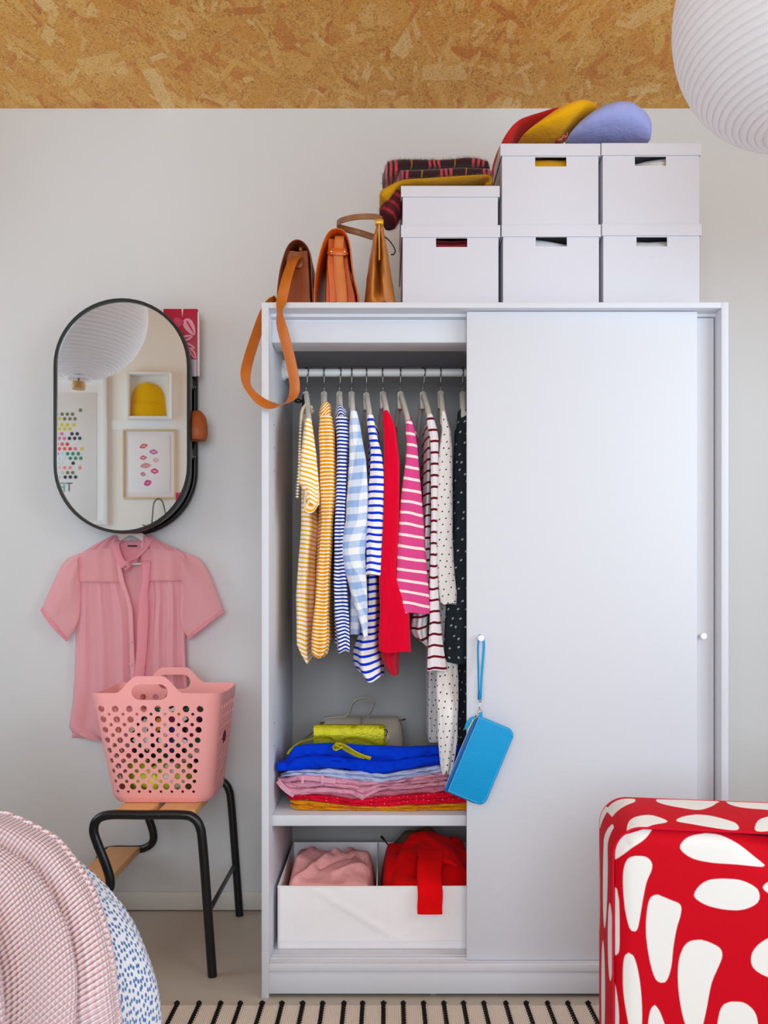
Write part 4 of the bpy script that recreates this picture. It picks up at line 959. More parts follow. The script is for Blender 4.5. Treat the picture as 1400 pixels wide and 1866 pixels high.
def sh(d, y): return [[wpt(u-.007, v+.003, y+dy) for u, v in outline(o)] for o, dy in ((.002, 0), (0, .001), (0, d), (.002, d+.001))]
MB().loft(sh(.004, YW+.006)).build('back_panel', plain('turquoise_back', (10, 104, 190), .45, .4, .2, 500), wl)
MB().ribbon([wpt(-.0055, .004, YW+.005), wpt(-.006, H_*.5, YW+.005), wpt(-.0055, H_-.004, YW+.005)], tuple(ux), .005, .004).build('zip', TQD, wl)
MB().tube([wpt(-.0075, .01, YW+.007), wpt(-.0085, H_*.5, YW+.007), wpt(-.0075, H_-.006, YW+.007)], .0012, 6).build('zip_tape', plain('pale_blue_tape', (190, 205, 225), .6), wl)
ol = outline(.0042); segs = [(0, 1)]; pts = ol+[ol[0]]; m = MB(); acc = 0; step = .0036
for (a, b) in zip(pts, pts[1:]):
    L = math.hypot(b[0]-a[0], b[1]-a[1]); k = 0
    while acc < L:
        q0 = acc/L; q1 = min(1, (acc+.0022)/L); p0 = wpt(lerp(a[0], b[0], q0), lerp(a[1], b[1], q0), YW-.0048); p1 = wpt(lerp(a[0], b[0], q1), lerp(a[1], b[1], q1), YW-.0048)
        if (p1-p0).length > .0006: m.tube([p0, lerp(p0, p1, .5)+V((0, -.0003, 0)), p1], .00045, 5)
        acc += step
    acc -= L
m.build('stitching', plain('pale_thread', (150, 214, 236), .8), wl, kind='stuff')
MB().ribbon([wpt(.002, .004, YW-.001), wpt(.004, -.004, YW-.001), P(875.5, 1298, YW)], tuple(ux), .0085, .003).build('ring_tab', TQ, wl)
rc = P(874.5, 1297, YW); MB().tube([rc+V((.0062*math.cos(a), 0, .0055*math.sin(a))) for a in [2*PI*k/20 for k in range(21)]], .0008, 6).build('ring', M['brass'], wl)
MB().tube(spline([P(874.5, 1292, YW), P(873.5, 1287, YW-.002), P(875, 1282, YW), P(875, 1276, YW)], 5), .0014, 8).build('clasp', M['chrome'], wl)
MB().tube([P(875, 1276, YW)+V((.0035*math.cos(a), 0, .004*math.sin(a))) for a in [2*PI*k/16 for k in range(17)]], .0009, 6).build('swivel_ring', M['chrome'], wl)
kz = KZ+.0062
MB().ribbon(spline([P(872.5, 1275, YW+.004), P(872.5, 1240, YW+.003), P(871.5, 1200, .002), P(871.5, 1175, .008), V((KX-.0035, .008, kz)), V((KX+.001, .007, kz+.0012)), V((KX+.0045, .005, kz-.002)), P(882, 1175, .003), P(880.5, 1200, -.004), P(877.5, 1240, YW+.002), P(876, 1274, YW)], 6), [(.25, -.97, 0)]*25+[(0, 1, 0)]*14+[(-.75, -.66, 0)]*30, .0078, .002).build('wrist_strap', TQ, wl)
MB().box(PX(871, YW), PX(877, YW), YW-.002, YW+.006, PZ(1275, YW), PZ(1264, YW), .001).build('strap_keeper', TQD, wl)
m = MB().ribbon(spline([wpt(-.008, .010, YW+.002), wpt(-.015, .018, YW-.002), wpt(-.018, .03, YW-.003), wpt(-.016, .044, YW-.002)], 5), tuple(ux), .0105, .002); m.build('zip_pull', TQ, wl)
MB().tube(spline([wpt(-.010, .014, YW-.004), wpt(-.011, .028, YW-.005), wpt(-.013, .043, YW-.004)], 4), .0014, 6).build('pull_edge', plain('pale_yellow_leather', (214, 204, 120), .5), wl)
MB().tube([wpt(.0, .002, YW+.002), wpt(-.006, .010, YW+.002), wpt(-.009, .016, YW)], .0017, 8).build('zip_slider', M['brass'], wl)

# ---------------------------------------------------------------- mirror with a storage rack behind it
MY = .435
def capsule(cx, cz, r, h, n=28):
    out = []
    for k in range(n+1): a = PI*k/n; out.append((cx+r*math.cos(a), cz+h+r*math.sin(a)))
    for k in range(n+1): a = PI+PI*k/n; out.append((cx+r*math.cos(a), cz-h+r*math.sin(a)))
    return out
mcx, mcz = PX(221.5, MY-.006), PZ(757.5, MY-.006); mr = (PX(346, MY-.006)-PX(97, MY-.006))/2; mh = (PZ(543, MY-.006)-PZ(972, MY-.006))/2-mr
mi = thing('wall_mirror', 'pill-shaped mirror in a thin black frame hung above the pink blouse', 'mirror', (mcx, .5, mcz))
cap = capsule(mcx, mcz, mr, mh)
def cring(d, y): return [V((x, y, z)) for x, z in capsule(mcx, mcz, mr-d, mh)]
MB().loft([cring(.0098, MY+.003), cring(.0092, MY-.006), cring(.001, MY-.007), cring(0, MY-.005), cring(0, MY+.020), cring(.004, MY+.020), cring(.004, MY+.003)], caps=False).build('frame', M['black'], mi)
g_ = MB(); rg = cring(.0055, MY); g_.add(rg, [tuple(range(len(rg)))]); g_.build('mirror_glass', M['mirror'], mi, False, recalc=False)
g_ = MB(); rg = cring(.003, MY+.019); g_.add(rg, [tuple(range(len(rg)))]); g_.build('back_board', M['blackmat'], mi, False)
rear = [V((x, .545, z)) for x, z in capsule(mcx, mcz, mr-.012, mh)]; rear = rear+[rear[0]]
MB().tube(rear, .010, 10).build('rear_frame', M['black'], mi)
for z in (PZ(700, .5), PZ(828, .5)):
    MB().box(mcx-mr+.02, mcx+mr-.012, MY+.03, .555, z-.004, z+.004, .001).build('shelf', M['black'], mi)
    MB().box(mcx+mr-.018, mcx+mr-.010, MY+.018, .555, z-.012, z+.020, .001).build('bracket', M['black'], mi)
    MB().lathe([(.0002, -.002), (.0035, -.001), (.0035, .002), (.0002, .002)], V((mcx+mr-.008, .530, z-.003)), 12, 'X').build('screw', M['chrome'], mi)
# things kept on the rack
mg = thing('magazine', 'crimson floral notebook standing behind the mirror', 'book', P(333, 660, .5))
MB().box(PX(298, .5), PX(360, .5), .498, .512, PZ(683, .5), PZ(563, .5), .001).build('cover', plain('crimson_cover', (178, 24, 58), .5), mg)
MB().box(PX(359.5, .5), PX(363, .5), .500, .514, PZ(685, .5), PZ(568, .5), .001).build('pages', plain('pale_pages', (224, 222, 224), .7), mg)
MB().box(PX(345, .495), PX(358.5, .495), .4945, .4975, PZ(686, .495), PZ(655, .495), .001).build('clear_sleeve', plain('pale_sleeve', (196, 188, 200), .4), mg)
leafm = plain('pink_print', (226, 156, 172), .6); leafd = plain('crimson_print', (190, 30, 66), .6); leafl = plain('rose_print', (206, 60, 92), .6)
def petal(cx, cz, L, w_, ang, mat, y=.4972, th=.0006):
    m = MB(); c_ = P(cx, cz, .4972); s_ = (.4972-CAM_Y)/FPX; ring0 = []; n = 20
    for k in range(n):
        t = 2*PI*k/n; u = math.cos(t); v = math.sin(t)*(1-.35*u)
        du, dv = u*L*s_, v*w_*s_
        ring0.append(V((c_.x+du*math.cos(ang)-dv*math.sin(ang), y, c_.z+du*math.sin(ang)+dv*math.cos(ang))))
    m.loft([ring0, [p-V((0, th, 0)) for p in ring0]]); return m.build('printed_petal', mat, mg, False)
petal(346, 596, 17, 9, -1.05, leafm); petal(347, 596, 14, 1.6, -1.05, leafd, .4965)
petal(340, 616, 12, 5.5, .3, leafm); petal(345, 631, 11, 5, -.35, leafm); petal(352, 645, 10, 4.5, -1.0, leafm); petal(338, 634, 9, 4, -.9, leafm)
for q in ((340, 616, 9, 1.2, .3), (345, 631, 8, 1.2, -.35), (352, 645, 7, 1.2, -1.0)): petal(*q, leafd, .4965)
petal(325, 588, 10, 9, 0, leafl)
MB().add([P(331, 562, .4968), P(334, 562, .4968), P(332.3, 578, .4968)], [(0, 1, 2)]).build('torn_notch', plain('paper_white', (226, 220, 214), .7), mg, False)
po = lump('pouch', (PX(358, .48), .485, PZ(783, .48)), (.034, .03, .062), leather('rust_suede', (176, 88, 24), (146, 66, 18), .75), 'rust orange suede pouch tucked behind the mirror', 'pouch', 4., .06, 3., .52)
# ---------------------------------------------------------------- pink blouse on a hanger under the mirror
YB = .53
def sheer(name, col, alpha, dark=.12):
    t = NT(name); u = t.coord(); wv = t.n('ShaderNodeTexVoronoi', {'Vector': u, 'Scale': 260., 'Randomness': .35})
    c = srgb(*col); f = t.math('LESS_THAN', wv.outputs[0], .33)
    t.base(t.mix(t.math('MULTIPLY', f, .5), c, srgb(240, 196, 200)), .8, .2, .2)
    tr = t.n('ShaderNodeBsdfTranslucent', {0: c}); tp = t.n('ShaderNodeBsdfTransparent')
    a = t.n('ShaderNodeMixShader', {0: .3, 1: t.b.outputs[0], 2: tr.outputs[0]}); b = t.n('ShaderNodeMixShader', {0: alpha, 1: tp.outputs[0], 2: a.outputs[0]})
    t.set(t.out, 'Surface', b.outputs[0]); t.bump(t.noise(30, 3), .3, .003); return t.m
BS = sheer('sheer_pink_chiffon', (255, 198, 206), .68); BS2 = sheer('sheer_pink_sleeve', (255, 202, 206), .46); BS3 = sheer('pink_chiffon_seam', (250, 172, 184), .84)
bl = thing('pink_blouse', 'sheer pink short-sleeved blouse hanging against the wall below the mirror', 'blouse', P(240, 1150, YB))
def sheet(rows_px, Y, name, mat, seed=0., amp=.006, nf=6, nx=30, ny=46, yfun=None, par=None):
    rows = []; uv = []; y0, y1 = rows_px[0][0], rows_px[-1][0]
    for i in range(ny+1):
        t = i/ny; py = lerp(y0, y1, t); l, r = table(rows_px, py); row = []
        for j in range(nx+1):
            s_ = j/nx; px = lerp(l, r, s_)
            d = amp*math.sin(nf*s_*2*PI+seed+1.5*nz(t*1.5, seed))*(.35+.65*t)+amp*.35*math.sin(nf*3.1*s_*2*PI+seed*3+2*nz(t*2, s_*2))*(1-.7*t)+amp*.8*nz(s_*6+seed, t*2.5)
            y = Y+d+(yfun(s_, t) if yfun else 0); p = P(px, py, Y); p.y = y; row.append(p); uv.append((p.x, p.z))
        rows.append(row)
    return MB().grid(rows, uvs=uv).build(name, mat, par or bl, solid=.0008)
sheet([(990, 196, 284), (1000, 165, 315), (1012, 140, 340), (1058, 146, 336), (1120, 140, 338), (1200, 140, 340), (1276, 134, 346), (1345, 130, 350)], .552, 'back', BS, 1., .004, 5, 40)
bow = lambda s_, t: -.010*math.sin(PI*s_)
sheet([(976, 206, 214), (990, 175, 216), (1005, 152, 217), (1012, 140, 217), (1025, 141, 219), (1058, 143, 224), (1113, 138, 240), (1167, 137, 243), (1235, 135, 245), (1276, 132, 246), (1330, 124, 246), (1340, 140, 246), (1349, 168, 246)], YB, 'front_left', BS, 2., .008, 3, 30, 46, bow)
sheet([(976, 262, 274), (990, 258, 300), (1005, 257, 334), (1012, 257, 340), (1026, 258, 339), (1058, 261, 336), (1090, 266, 336), (1126, 262, 337), (1194, 258, 338), (1280, 256, 343), (1345, 255, 350)], YB-.002, 'front_right', BS, 4., .008, 3, 30, 46, bow)
ye = lambda s_, t: -.006-.010*math.sin(PI*s_)
sheet([(1000, 162, 214), (1012, 142, 216), (1040, 143, 221), (1061, 144, 223)], YB-.004, 'yoke', BS2, 2., .003, 3, 20, 12, ye)
sheet([(1000, 258, 322), (1012, 258, 339), (1040, 259, 338), (1059, 262, 336)], YB-.006, 'yoke', BS2, 4., .003, 3, 20, 12, ye)
sheet([(1022, 258, 275), (1058, 260, 272), (1080, 256, 269), (1095, 253, 270), (1115, 252, 271), (1140, 250, 270), (1180, 249, 268), (1235, 244, 263), (1345, 244, 262)], YB-.022, 'placket', BS3, 1., .002, 1, 6, 40)
sheet([(1023, 212, 219), (1058, 217, 226), (1085, 228, 235), (1113, 234, 242), (1167, 236, 244), (1235, 238, 247), (1345, 239, 248)], YB-.016, 'placket', BS, 1., .001, 1, 4, 40)
for py in (1169, 1210): MB().lathe([(.0003, -.0012), (.0042, -.0012), (.0046, 0), (.0003, .0008)], P(238, py, YB-.022), 14, 'Y').build('button', plain('pearl_button', (222, 170, 172), .25), bl)
def sleeve(pts, name, par=bl):
    """pts: shoulder top, upper arm, cuff outer, cuff inner, armpit"""
    top, mid, co, ci, ap = [P(x, y, YB) for x, y in pts]; rows = []; n, k = 26, 24
    outer = spline([top, mid, co], 13); inner = spline([lerp(top, ap, .25), ap, ci], 13)
    for i in range(27):
        row = []
        for j in range(k+1):
            s_ = j/k; p = lerp(outer[i], inner[i], s_); p = V(p); p.y = YB-.004-.016*math.sin(PI*s_)+.004*math.sin(s_*9+i*.12)+.003*nz(s_*4, i*.15); row.append(p)
        rows.append(row)
    s = MB().grid(rows).build(name, BS2, par, solid=.0008)
    rows = [[r + V((0, .022*math.sin(PI*j/k), 0)) for j, r in enumerate(row)] for row in rows]
    MB().grid(rows).build('sleeve_back', BS2, par, solid=.0008)
    d = (ci-co).normalized(); n_ = V((-d.z, 0, d.x)); n_ = n_ if n_.z < 0 else -n_
    MB().ribbon(spline([V((p.x, YB-.006-.016*math.sin(PI*t), p.z))-n_*.0035 for t, p in [(q/8, lerp(co, ci, q/8)) for q in range(9)]], 2), tuple(n_), .0125, .003).build('cuff', BS3, par)
sleeve([(147, 1008), (114, 1028), (76, 1111), (124, 1168), (146, 1124)], 'sleeve')
sleeve([(333, 1005), (372, 1028), (409, 1114), (345, 1164), (329, 1129)], 'sleeve')
c1 = MB(); c1.ribbon(spline([P(222, 985, YB+.01), P(212, 988, YB-.005), P(212, 1000, YB-.015), P(218, 1018, YB-.024), P(226, 1030, YB-.028), P(232, 1033, YB-.03)], 5), (1, 0, -.35), .021, .002); c1.build('collar', BS3, bl)
c1 = MB(); c1.ribbon(spline([P(262, 980, YB+.01), P(271, 980, YB-.005), P(266, 995, YB-.016), P(252, 1012, YB-.026), P(238, 1024, YB-.030), P(224, 1034, YB-.031)], 5), (.9, 0, .75), .024, .002); c1.build('collar', BS3, bl)
sheet([(985, 214, 262), (1000, 216, 258), (1030, 222, 252)], YB+.014, 'collar_back', BS3, 1., .001, 1, 10, 8)
MB().box(PX(233, .53), PX(250, .53), .527, .530, PZ(996, .53), PZ(993.5, .53), .0003).build('neck_label', M['blackmat'], bl)
bh = thing('coat_hanger', 'white hanger inside the pink blouse, its shoulders showing at the open collar', 'hanger', P(238, 980, .545))
pth = spline([P(150, 1012, .540), P(180, 1000, .540), P(212, 983, .540), P(228, 973, .540), P(238, 970, .540), P(250, 973, .540), P(266, 983, .540), P(300, 1000, .540), P(328, 1012, .540)], 5)
MB().ribbon(pth, (0, 0, 1), .022, .006).build('hanger_body', M['hanger'], bh)
MB().tube([P(160, 1026, .540), P(238, 1028, .540), P(320, 1026, .540)], .004, 8).build('trouser_bar', M['hanger'], bh)
MB().tube(spline([P(238, 968, .540), P(238, 955, .540), P(242, 948, .540), P(240, 940, .540), P(234, 941, .540)], 5), .0017, 8).build('hook', WIRE, bh)
# ---------------------------------------------------------------- step stool
stl = thing('step_stool', 'black tube-framed step stool with beech slats under the pink basket', 'stool', (-.68, .32, 0))
def spath(Y): return spline([(-.955, Y, 0), (-.925, Y, .11), (-.905, Y, .178), (-.885, Y, .203), (-.855, Y, .210), (-.80, Y, .210), (-.765, Y, .213), (-.738, Y, .230), (-.733, Y, .258), (-.745, Y, .300), (-.767, Y, .355), (-.777, Y, .390), (-.768, Y, .418), (-.735, Y, .4315), (-.65, Y, .4318), (-.545, Y, .4318), (-.512, Y, .425), (-.493, Y, .400), (-.485, Y, .35), (-.472, Y, .18), (-.459, Y, 0)], 6)
for Y in (.119, .523): MB().tube(spath(Y), .0124, 14, 1., (0, 1, 0)).build('frame_tube', M['black'], stl)
for x in (-.7185, -.6585, -.600, -.5395):
    MB().lathe([(.0003, -.004), (.0042, -.003), (.0052, 0), (.0052, .006), (.0003, .006)], (x, .1095, .431), 14, 'Y').build('bolt', M['black'], stl)
MB().box(-.477, -.468, .12, .522, .158, .174, .003).build('stretcher', M['black'], stl)
MB().box(-.944, -.935, .12, .522, .085, .100, .003).build('stretcher', M['black'], stl)
for x0, x1, z in ((-.722, -.624, .4435), (-.605, -.507, .4435), (-.872, -.772, .2225)):
    MB().box(x0, x1, .128, .514, z-.021, z, .003).build('slat', M['beech'], stl)
    for y in (.128, .514): MB().box((x0+x1)/2-.03, (x0+x1)/2+.03, y-.004, y+.004, z-.018, z-.008, .001).build('slat_bracket', M['black'], stl)

# ---------------------------------------------------------------- perforated basket
PKP = NT('pink_plastic'); PKP.base(srgb(252, 172, 168), .42, .35); PKP.set(PKP.b, 'Subsurface Weight', .15); PKP.set(PKP.b, 'Subsurface Radius', (.01, .004, .004)); PKP = PKP.m
ZB, ZTOP = .4455, .752
bk = thing('laundry_basket', 'pink plastic basket with round holes and two handles, standing on the step stool', 'basket', (-.628, .29, ZB))
def perim(x0, x1, y0, y1, r, n):
    """rounded rectangle, starting mid-front going right; returns (point, side) evenly over corners and sides"""
    out = []
    def seg(a, b, k): out.extend([(lerp(a[0], b[0], i/k), lerp(a[1], b[1], i/k)) for i in range(k)])
    def arc(cx, cy, a0, k): out.extend([(cx+r*math.cos(a0+PI/2*i/k), cy+r*math.sin(a0+PI/2*i/k)) for i in range(k)])
    nf, ns, nc = n
    seg((x0+r, y0), (x1-r, y0), nf); arc(x1-r, y0+r, -PI/2, nc); seg((x1, y0+r), (x1, y1-r), ns); arc(x1-r, y1-r, 0, nc)
    seg((x1-r, y1), (x0+r, y1), nf); arc(x0+r, y1-r, PI/2, nc); seg((x0, y1-r), (x0, y0+r), ns); arc(x0+r, y0+r, PI, nc)
    return out
NSEG = (64, 24, 8)
TOPP = perim(-.807, -.447, .160, .425, .035, NSEG); BOTP = perim(-.757, -.478, .190, .395, .045, NSEG)
def handle_h(x):
    u = abs(x+.640); return .046*(1-smooth((u-.034)/.060))
levels = [0, .012, .03, .06, .12, .2, .3, .4, .5, .6, .7, .8, .88, .94, .965, .98, 1.0]
rows = []
for L in levels:
    row = []
    for (tx, ty), (bx_, by_) in zip(TOPP, BOTP):
        x, y = lerp(bx_, tx, L), lerp(by_, ty, L)
        k = 1-.045*(1-smooth(L/.04)); x = -.622+(x+.622)*k; y = .2925+(y-.2925)*k
        hh = handle_h(tx)*smooth((L-.7)/.3) if (abs(ty-.16) < .004 or abs(ty-.425) < .004) else 0
        dip = -.006*math.sin(PI*(ty-.16)/.265) if abs(tx+.447) < .01 or abs(tx+.807) < .01 else 0
        row.append(V((x, y, lerp(ZB, ZTOP, L)+hh+dip*L)))
    rows.append(row)
m = MB().loft(rows, caps=False); nb_ = len(m.v)
m.add(rows[0], [tuple(range(len(rows[0])))[::-1]])
shell = m.build('basket_shell', PKP, bk)
bmx = bmesh.new(); bmx.from_mesh(shell.data); bmesh.ops.remove_doubles(bmx, verts=bmx.verts, dist=1e-5); bmesh.ops.recalc_face_normals(bmx, faces=bmx.faces[:]); bmx.to_mesh(shell.data); bmx.free()
sd = shell.modifiers.new('wall', 'SOLIDIFY'); sd.thickness = .0026; sd.offset = -1
cut = MB()
def cyl(c, d, r, n=14, L=.035):
    d = V(d).normalized(); u = V((0, 0, 1)); u = (u-d*u.dot(d)).normalized(); v_ = d.cross(u)
    cut.loft([[c+d*k+(u*math.cos(2*PI*j/n)+v_*math.sin(2*PI*j/n))*r for j in range(n)] for k in (-L, L)])
def rad(i, odd):
    t = i/16
    return lerp(.0040, .0092, min(1, t*1.15)) if odd else lerp(.0094, .0040, t**1.6)
NR = 17
for i in range(NR):
    z = .708-.01445*i; L = (z-ZB)/(ZTOP-ZB); odd = i % 2; r = rad(i, odd)
    xl, xr = lerp(-.757, -.807, L)+.0, lerp(-.478, -.447, L)
    yf, yb_ = lerp(.190, .160, L), lerp(.395, .425, L); pitch = (xr-xl-.0774)/7.0
    for c in range(8-odd if i < 10 or True else 8):
        x = xl+.0264+pitch*(c+(.5 if odd else 0))
        cyl(V((x, yf, z)), (0, 1, .1), r); cyl(V((x, yb_, z)), (0, 1, -.1), r)
    py = (yb_-yf-.085)/5.0
    for c in range(6-odd):
        y = yf+.0425+py*(c+(.5 if odd else 0))
        cyl(V((xr, y, z)), (1, 0, -.1), r*.92); cyl(V((xl, y, z)), (1, 0, .1), r*.92)
for Y in (.158, .427):
    s_ = []
    for k in range(9): a = -PI/2+PI*k/8; s_.append((-.640+.028+.0215*math.cos(a), .7545+.0215*math.sin(a)))
    for k in range(9): a = PI/2+PI*k/8; s_.append((-.640-.028+.0215*math.cos(a), .7545+.0215*math.sin(a)))
    cut.loft([[V((x, Y+d, z)) for x, z in s_] for d in (-.035, .035)])
cutter = cut.build('cutter', None, None, False)
bo = shell.modifiers.new('holes', 'BOOLEAN'); bo.object = cutter; bo.operation = 'DIFFERENCE'; bo.solver = 'EXACT'
dg = bpy.context.evaluated_depsgraph_get(); nm_ = bpy.data.meshes.new_from_object(shell.evaluated_get(dg))
shell.modifiers.clear(); shell.data = nm_; nm_.name = 'basket_shell'
try: nm_.set_sharp_from_angle(angle=math.radians(40))
except Exception: pass
cm = cutter.data; bpy.data.objects.remove(cutter); bpy.data.meshes.remove(cm)
rim = []
# contents: a loose pile of printed clothes
def leafprint(name, ground, cols, sc):
    t = NT(name); vo = t.n('ShaderNodeTexVoronoi', {'Vector': t.n('ShaderNodeMapping', {0: t.coord(), 2: (.4, .2, .6), 3: (1., 1., .45)}).outputs[0], 'Scale': sc, 'Randomness': 1.})
    s_ = t.n('ShaderNodeSeparateColor', {0: vo.outputs['Color']}); r = t.n('ShaderNodeValToRGB', {0: s_.outputs[0]}); r.color_ramp.interpolation = 'CONSTANT'; e = r.color_ramp.elements
    e[0].position = 0; e[0].color = srgb(*ground); e[1].position = .4; e[1].color = srgb(*cols[0])
    for i, c in enumerate(cols[1:]): q = e.new(.4+.6*(i+1)/len(cols)); q.color = srgb(*c)
    t.base(r.outputs[0], .85, .2); return t.m
lump('laundry', (-.60, .285, .615), (.135, .098, .085), leafprint('leaf_print_cotton', (26, 24, 30), [(34, 96, 66), (230, 228, 222), (122, 40, 70), (206, 150, 40), (236, 234, 230), (60, 40, 90)], 46), 'dark leaf-printed clothing in the upper part of the pink basket', 'clothing', 1., .14, 7., .8)
lump('laundry', (-.640, .258, .510), (.096, .072, .055), leafprint('lime_print_cotton', (176, 190, 50), [(206, 214, 70), (150, 170, 40), (228, 230, 200), (90, 96, 40)], 40), 'lime green printed clothing at the bottom of the pink basket', 'clothing', 2., .12, 8., .9)
lump('laundry', (-.535, .32, .505), (.05, .058, .052), leafprint('dark_plum_cotton', (44, 30, 44), [(70, 40, 64), (30, 30, 36), (150, 110, 60)], 40), 'dark plum clothing at the bottom corner of the pink basket', 'clothing', 3., .12, 8., .9)
lump('laundry', (-.715, .33, .60), (.05, .055, .055), cloth('mauve_grey_cotton', (196, 170, 176)), 'mauve grey garment pushed against the side of the pink basket', 'clothing', 5., .12, 8., .9)

# ---------------------------------------------------------------- bed: mattress base, quilt and knitted throw
QF = -.62
prof = [(-2.30, .640), (-1.40, .642), (-1.0, .640), (-.84, .637), (-.74, .632), (-.665, .618), (-.60, .593), (-.545, .558), (-.495, .510), (-.455, .455), (-.428, .395), (-.408, .33), (-.398, .26), (-.388, .17), (-.378, .08), (-.372, .03)]
pr = spline([V((x, 0, z)) for x, z in prof], 6)
bedt = thing('bed', 'low bed whose corner stands before the step stool, covered by its quilt and throw', 'bed', (-1.3, -1.0, 0))
MB().box(-2.25, -.62, -1.40, -.78, .12, .54, .05, 4).build('mattress', cloth('mattress_ticking', (225, 222, 216)), bedt)
MB().box(-2.28, -.60, -1.42, -.76, .07, .12, .01).build('bed_base', M['beech'], bedt)
for x in (-2.2, -.70):
    for y in (-1.36, -.82): MB().box(x-.025, x+.025, y-.025, y+.025, 0, .07, .004).build('leg', M['beech'], bedt)
def drape(i, y, off, side=0.):
    """point on the draped bedding: profile index i, depth y; off = offset outwards"""
    p = pr[i]; t = (pr[min(i+1, len(pr)-1)]-pr[max(i-1, 0)]).normalized(); n = V((-t.z, 0, t.x)); n = n if (n.z > 0 or n.x > 0) else -n
    if n.x < -.01 and n.z <= 0: n = -n
    return V((p.x, y, p.z))+n*off
def bedding(name, mat, yfun, off, fold, y_end, par=None, ny=120, wave=None, knit=False):
    rows = []; uv = []; N = len(pr); arc = [0]
    for i in range(1, N): arc.append(arc[-1]+(pr[i]-pr[i-1]).length)
    tot = arc[-1]
    for i in range(N):
        row = []; s_ = arc[i]; low = smooth((s_-(tot-.75))/.5)
        yb = yfun(s_, tot)
        lw = smooth((s_-(tot-1.0))/.3)
        for j in range(ny+1):
            v = j/ny; y = lerp(yb, y_end, v); back = math.exp(-((yb-y)/.07)) if off < .002 else 0
            q = (yb-y)
            d = fold*low*(math.sin(q*24+1.9+3.0*(s_-tot))*.75*smooth(q/.05)+.5*math.sin(q*11+.4)+.5*nz(q*6, s_*3)-(1.15*smooth(q/.06) if off > .002 else 0))+.006*nz(s_*7, y*7, 2)*1.0
            if off > .002: d -= lw*(.034*math.exp(-((q-.075-.02*math.sin(s_*9))/.020)**2)+.042*math.exp(-((q-.185-.03*math.sin(s_*7+1))/.028)**2)+.03*math.exp(-((q-.32)/.03)**2))
            sink = .11*smooth((yth(s_, tot)-.012-y)/.05) if off < .002 else 0.
            p = drape(i, y, off+d-.006*back*(0.35+low)-sink+(.016*low if off < .002 else 0))
            if knit: p.z += .0
            row.append(p); uv.append((q, s_))
        rows.append(row)
    return MB().grid(rows, uvs=uv), rows
def yth(s_, tot):
    q = tot-s_
    return table([(0, -.885), (.345, -.85), (.40, -.825), (.51, -.725), (.61, -.648), (.70, -.628), (9, -.628)], q)[0]
qm = NT('blue_spotted_cotton'); u_, v_ = qm.uv()
cv = qm.n('ShaderNodeCombineXYZ', {0: qm.math('MULTIPLY', u_, 1.25), 1: v_}).outputs[0]
vq = qm.n('ShaderNodeTexVoronoi', {'Vector': cv, 'Scale': 88., 'Randomness': .62}, voronoi_dimensions='2D', distance='MANHATTAN')
fq = qm.math('LESS_THAN', vq.outputs[0], qm.math('ADD', .33, qm.math('MULTIPLY', qm.noise(16, 2), .12)))
qm.base(qm.mix(fq, srgb(232, 236, 244), srgb(58, 110, 176)), .85, .2, .1); qm.bump(qm.noise(500, 2), .15, .001); qm = qm.m
mq, rws = bedding('quilt', qm, lambda s_, tot: QF+.02*nz(s_*3, 1.), 0., .013, -1.44)
# rear edge of the quilt hangs down on the wardrobe side
back = []; uvb = []
mq.build('quilt', qm, None, solid=.006)
qo = bpy.data.objects['quilt']
tag(qo, 'white quilt with scattered blue flecks draped down the bed corner beside the pink throw', 'quilt')
rows = []; uv = []
for k in range(13):
    t = k/12; row = []
    for i in range(0, len(rws)):
        p = rws[i][0]; z = lerp(p.z, .03, t); sh_ = .05*math.sin(t*PI/2)
        row.append(V((lerp(p.x, min(p.x, -.43), 0)-.02*t*(1 if p.x > -.7 else 0), p.y+.0+.02*math.sin(PI*t)*.6, min(p.z, z)))); uv.append((p.z-z+.3, p.x))
    rows.append(row)
MB().grid(rows, uvs=uv).build('quilt_drop', qm, qo, solid=.004)
def knit():
    t = NT('pale_pink_knit'); u, v = t.uv()
    rib = t.math('SINE', t.math('ADD', t.math('MULTIPLY', v, 2*PI/.0066), t.math('MULTIPLY', u, 22.)))
    st_ = t.math('SINE', t.math('MULTIPLY', u, 2*PI/.0062))
    h = t.math('ADD', t.math('MULTIPLY', rib, .7), t.math('MULTIPLY', st_, .35))
    f = t.math('MULTIPLY', t.math('ADD', h, 1.05), .48)
    t.base(t.mix(f, srgb(238, 188, 200), srgb(255, 248, 252)), .95, .05, .05); t.bump(h, .9, .004); return t.m
KN = knit()
mk, kr = bedding('throw', KN, yth, .020, .050, -1.44)
th = mk.build('knitted_throw', KN, None, solid=.010)
tag(th, 'pale pink ribbed knitted throw laid over the quilt at the corner of the bed', 'blanket')
MB().tube([r[0]+V((0, .001, 0)) for r in kr], .0085, 8).build('throw_edge', KN, th)

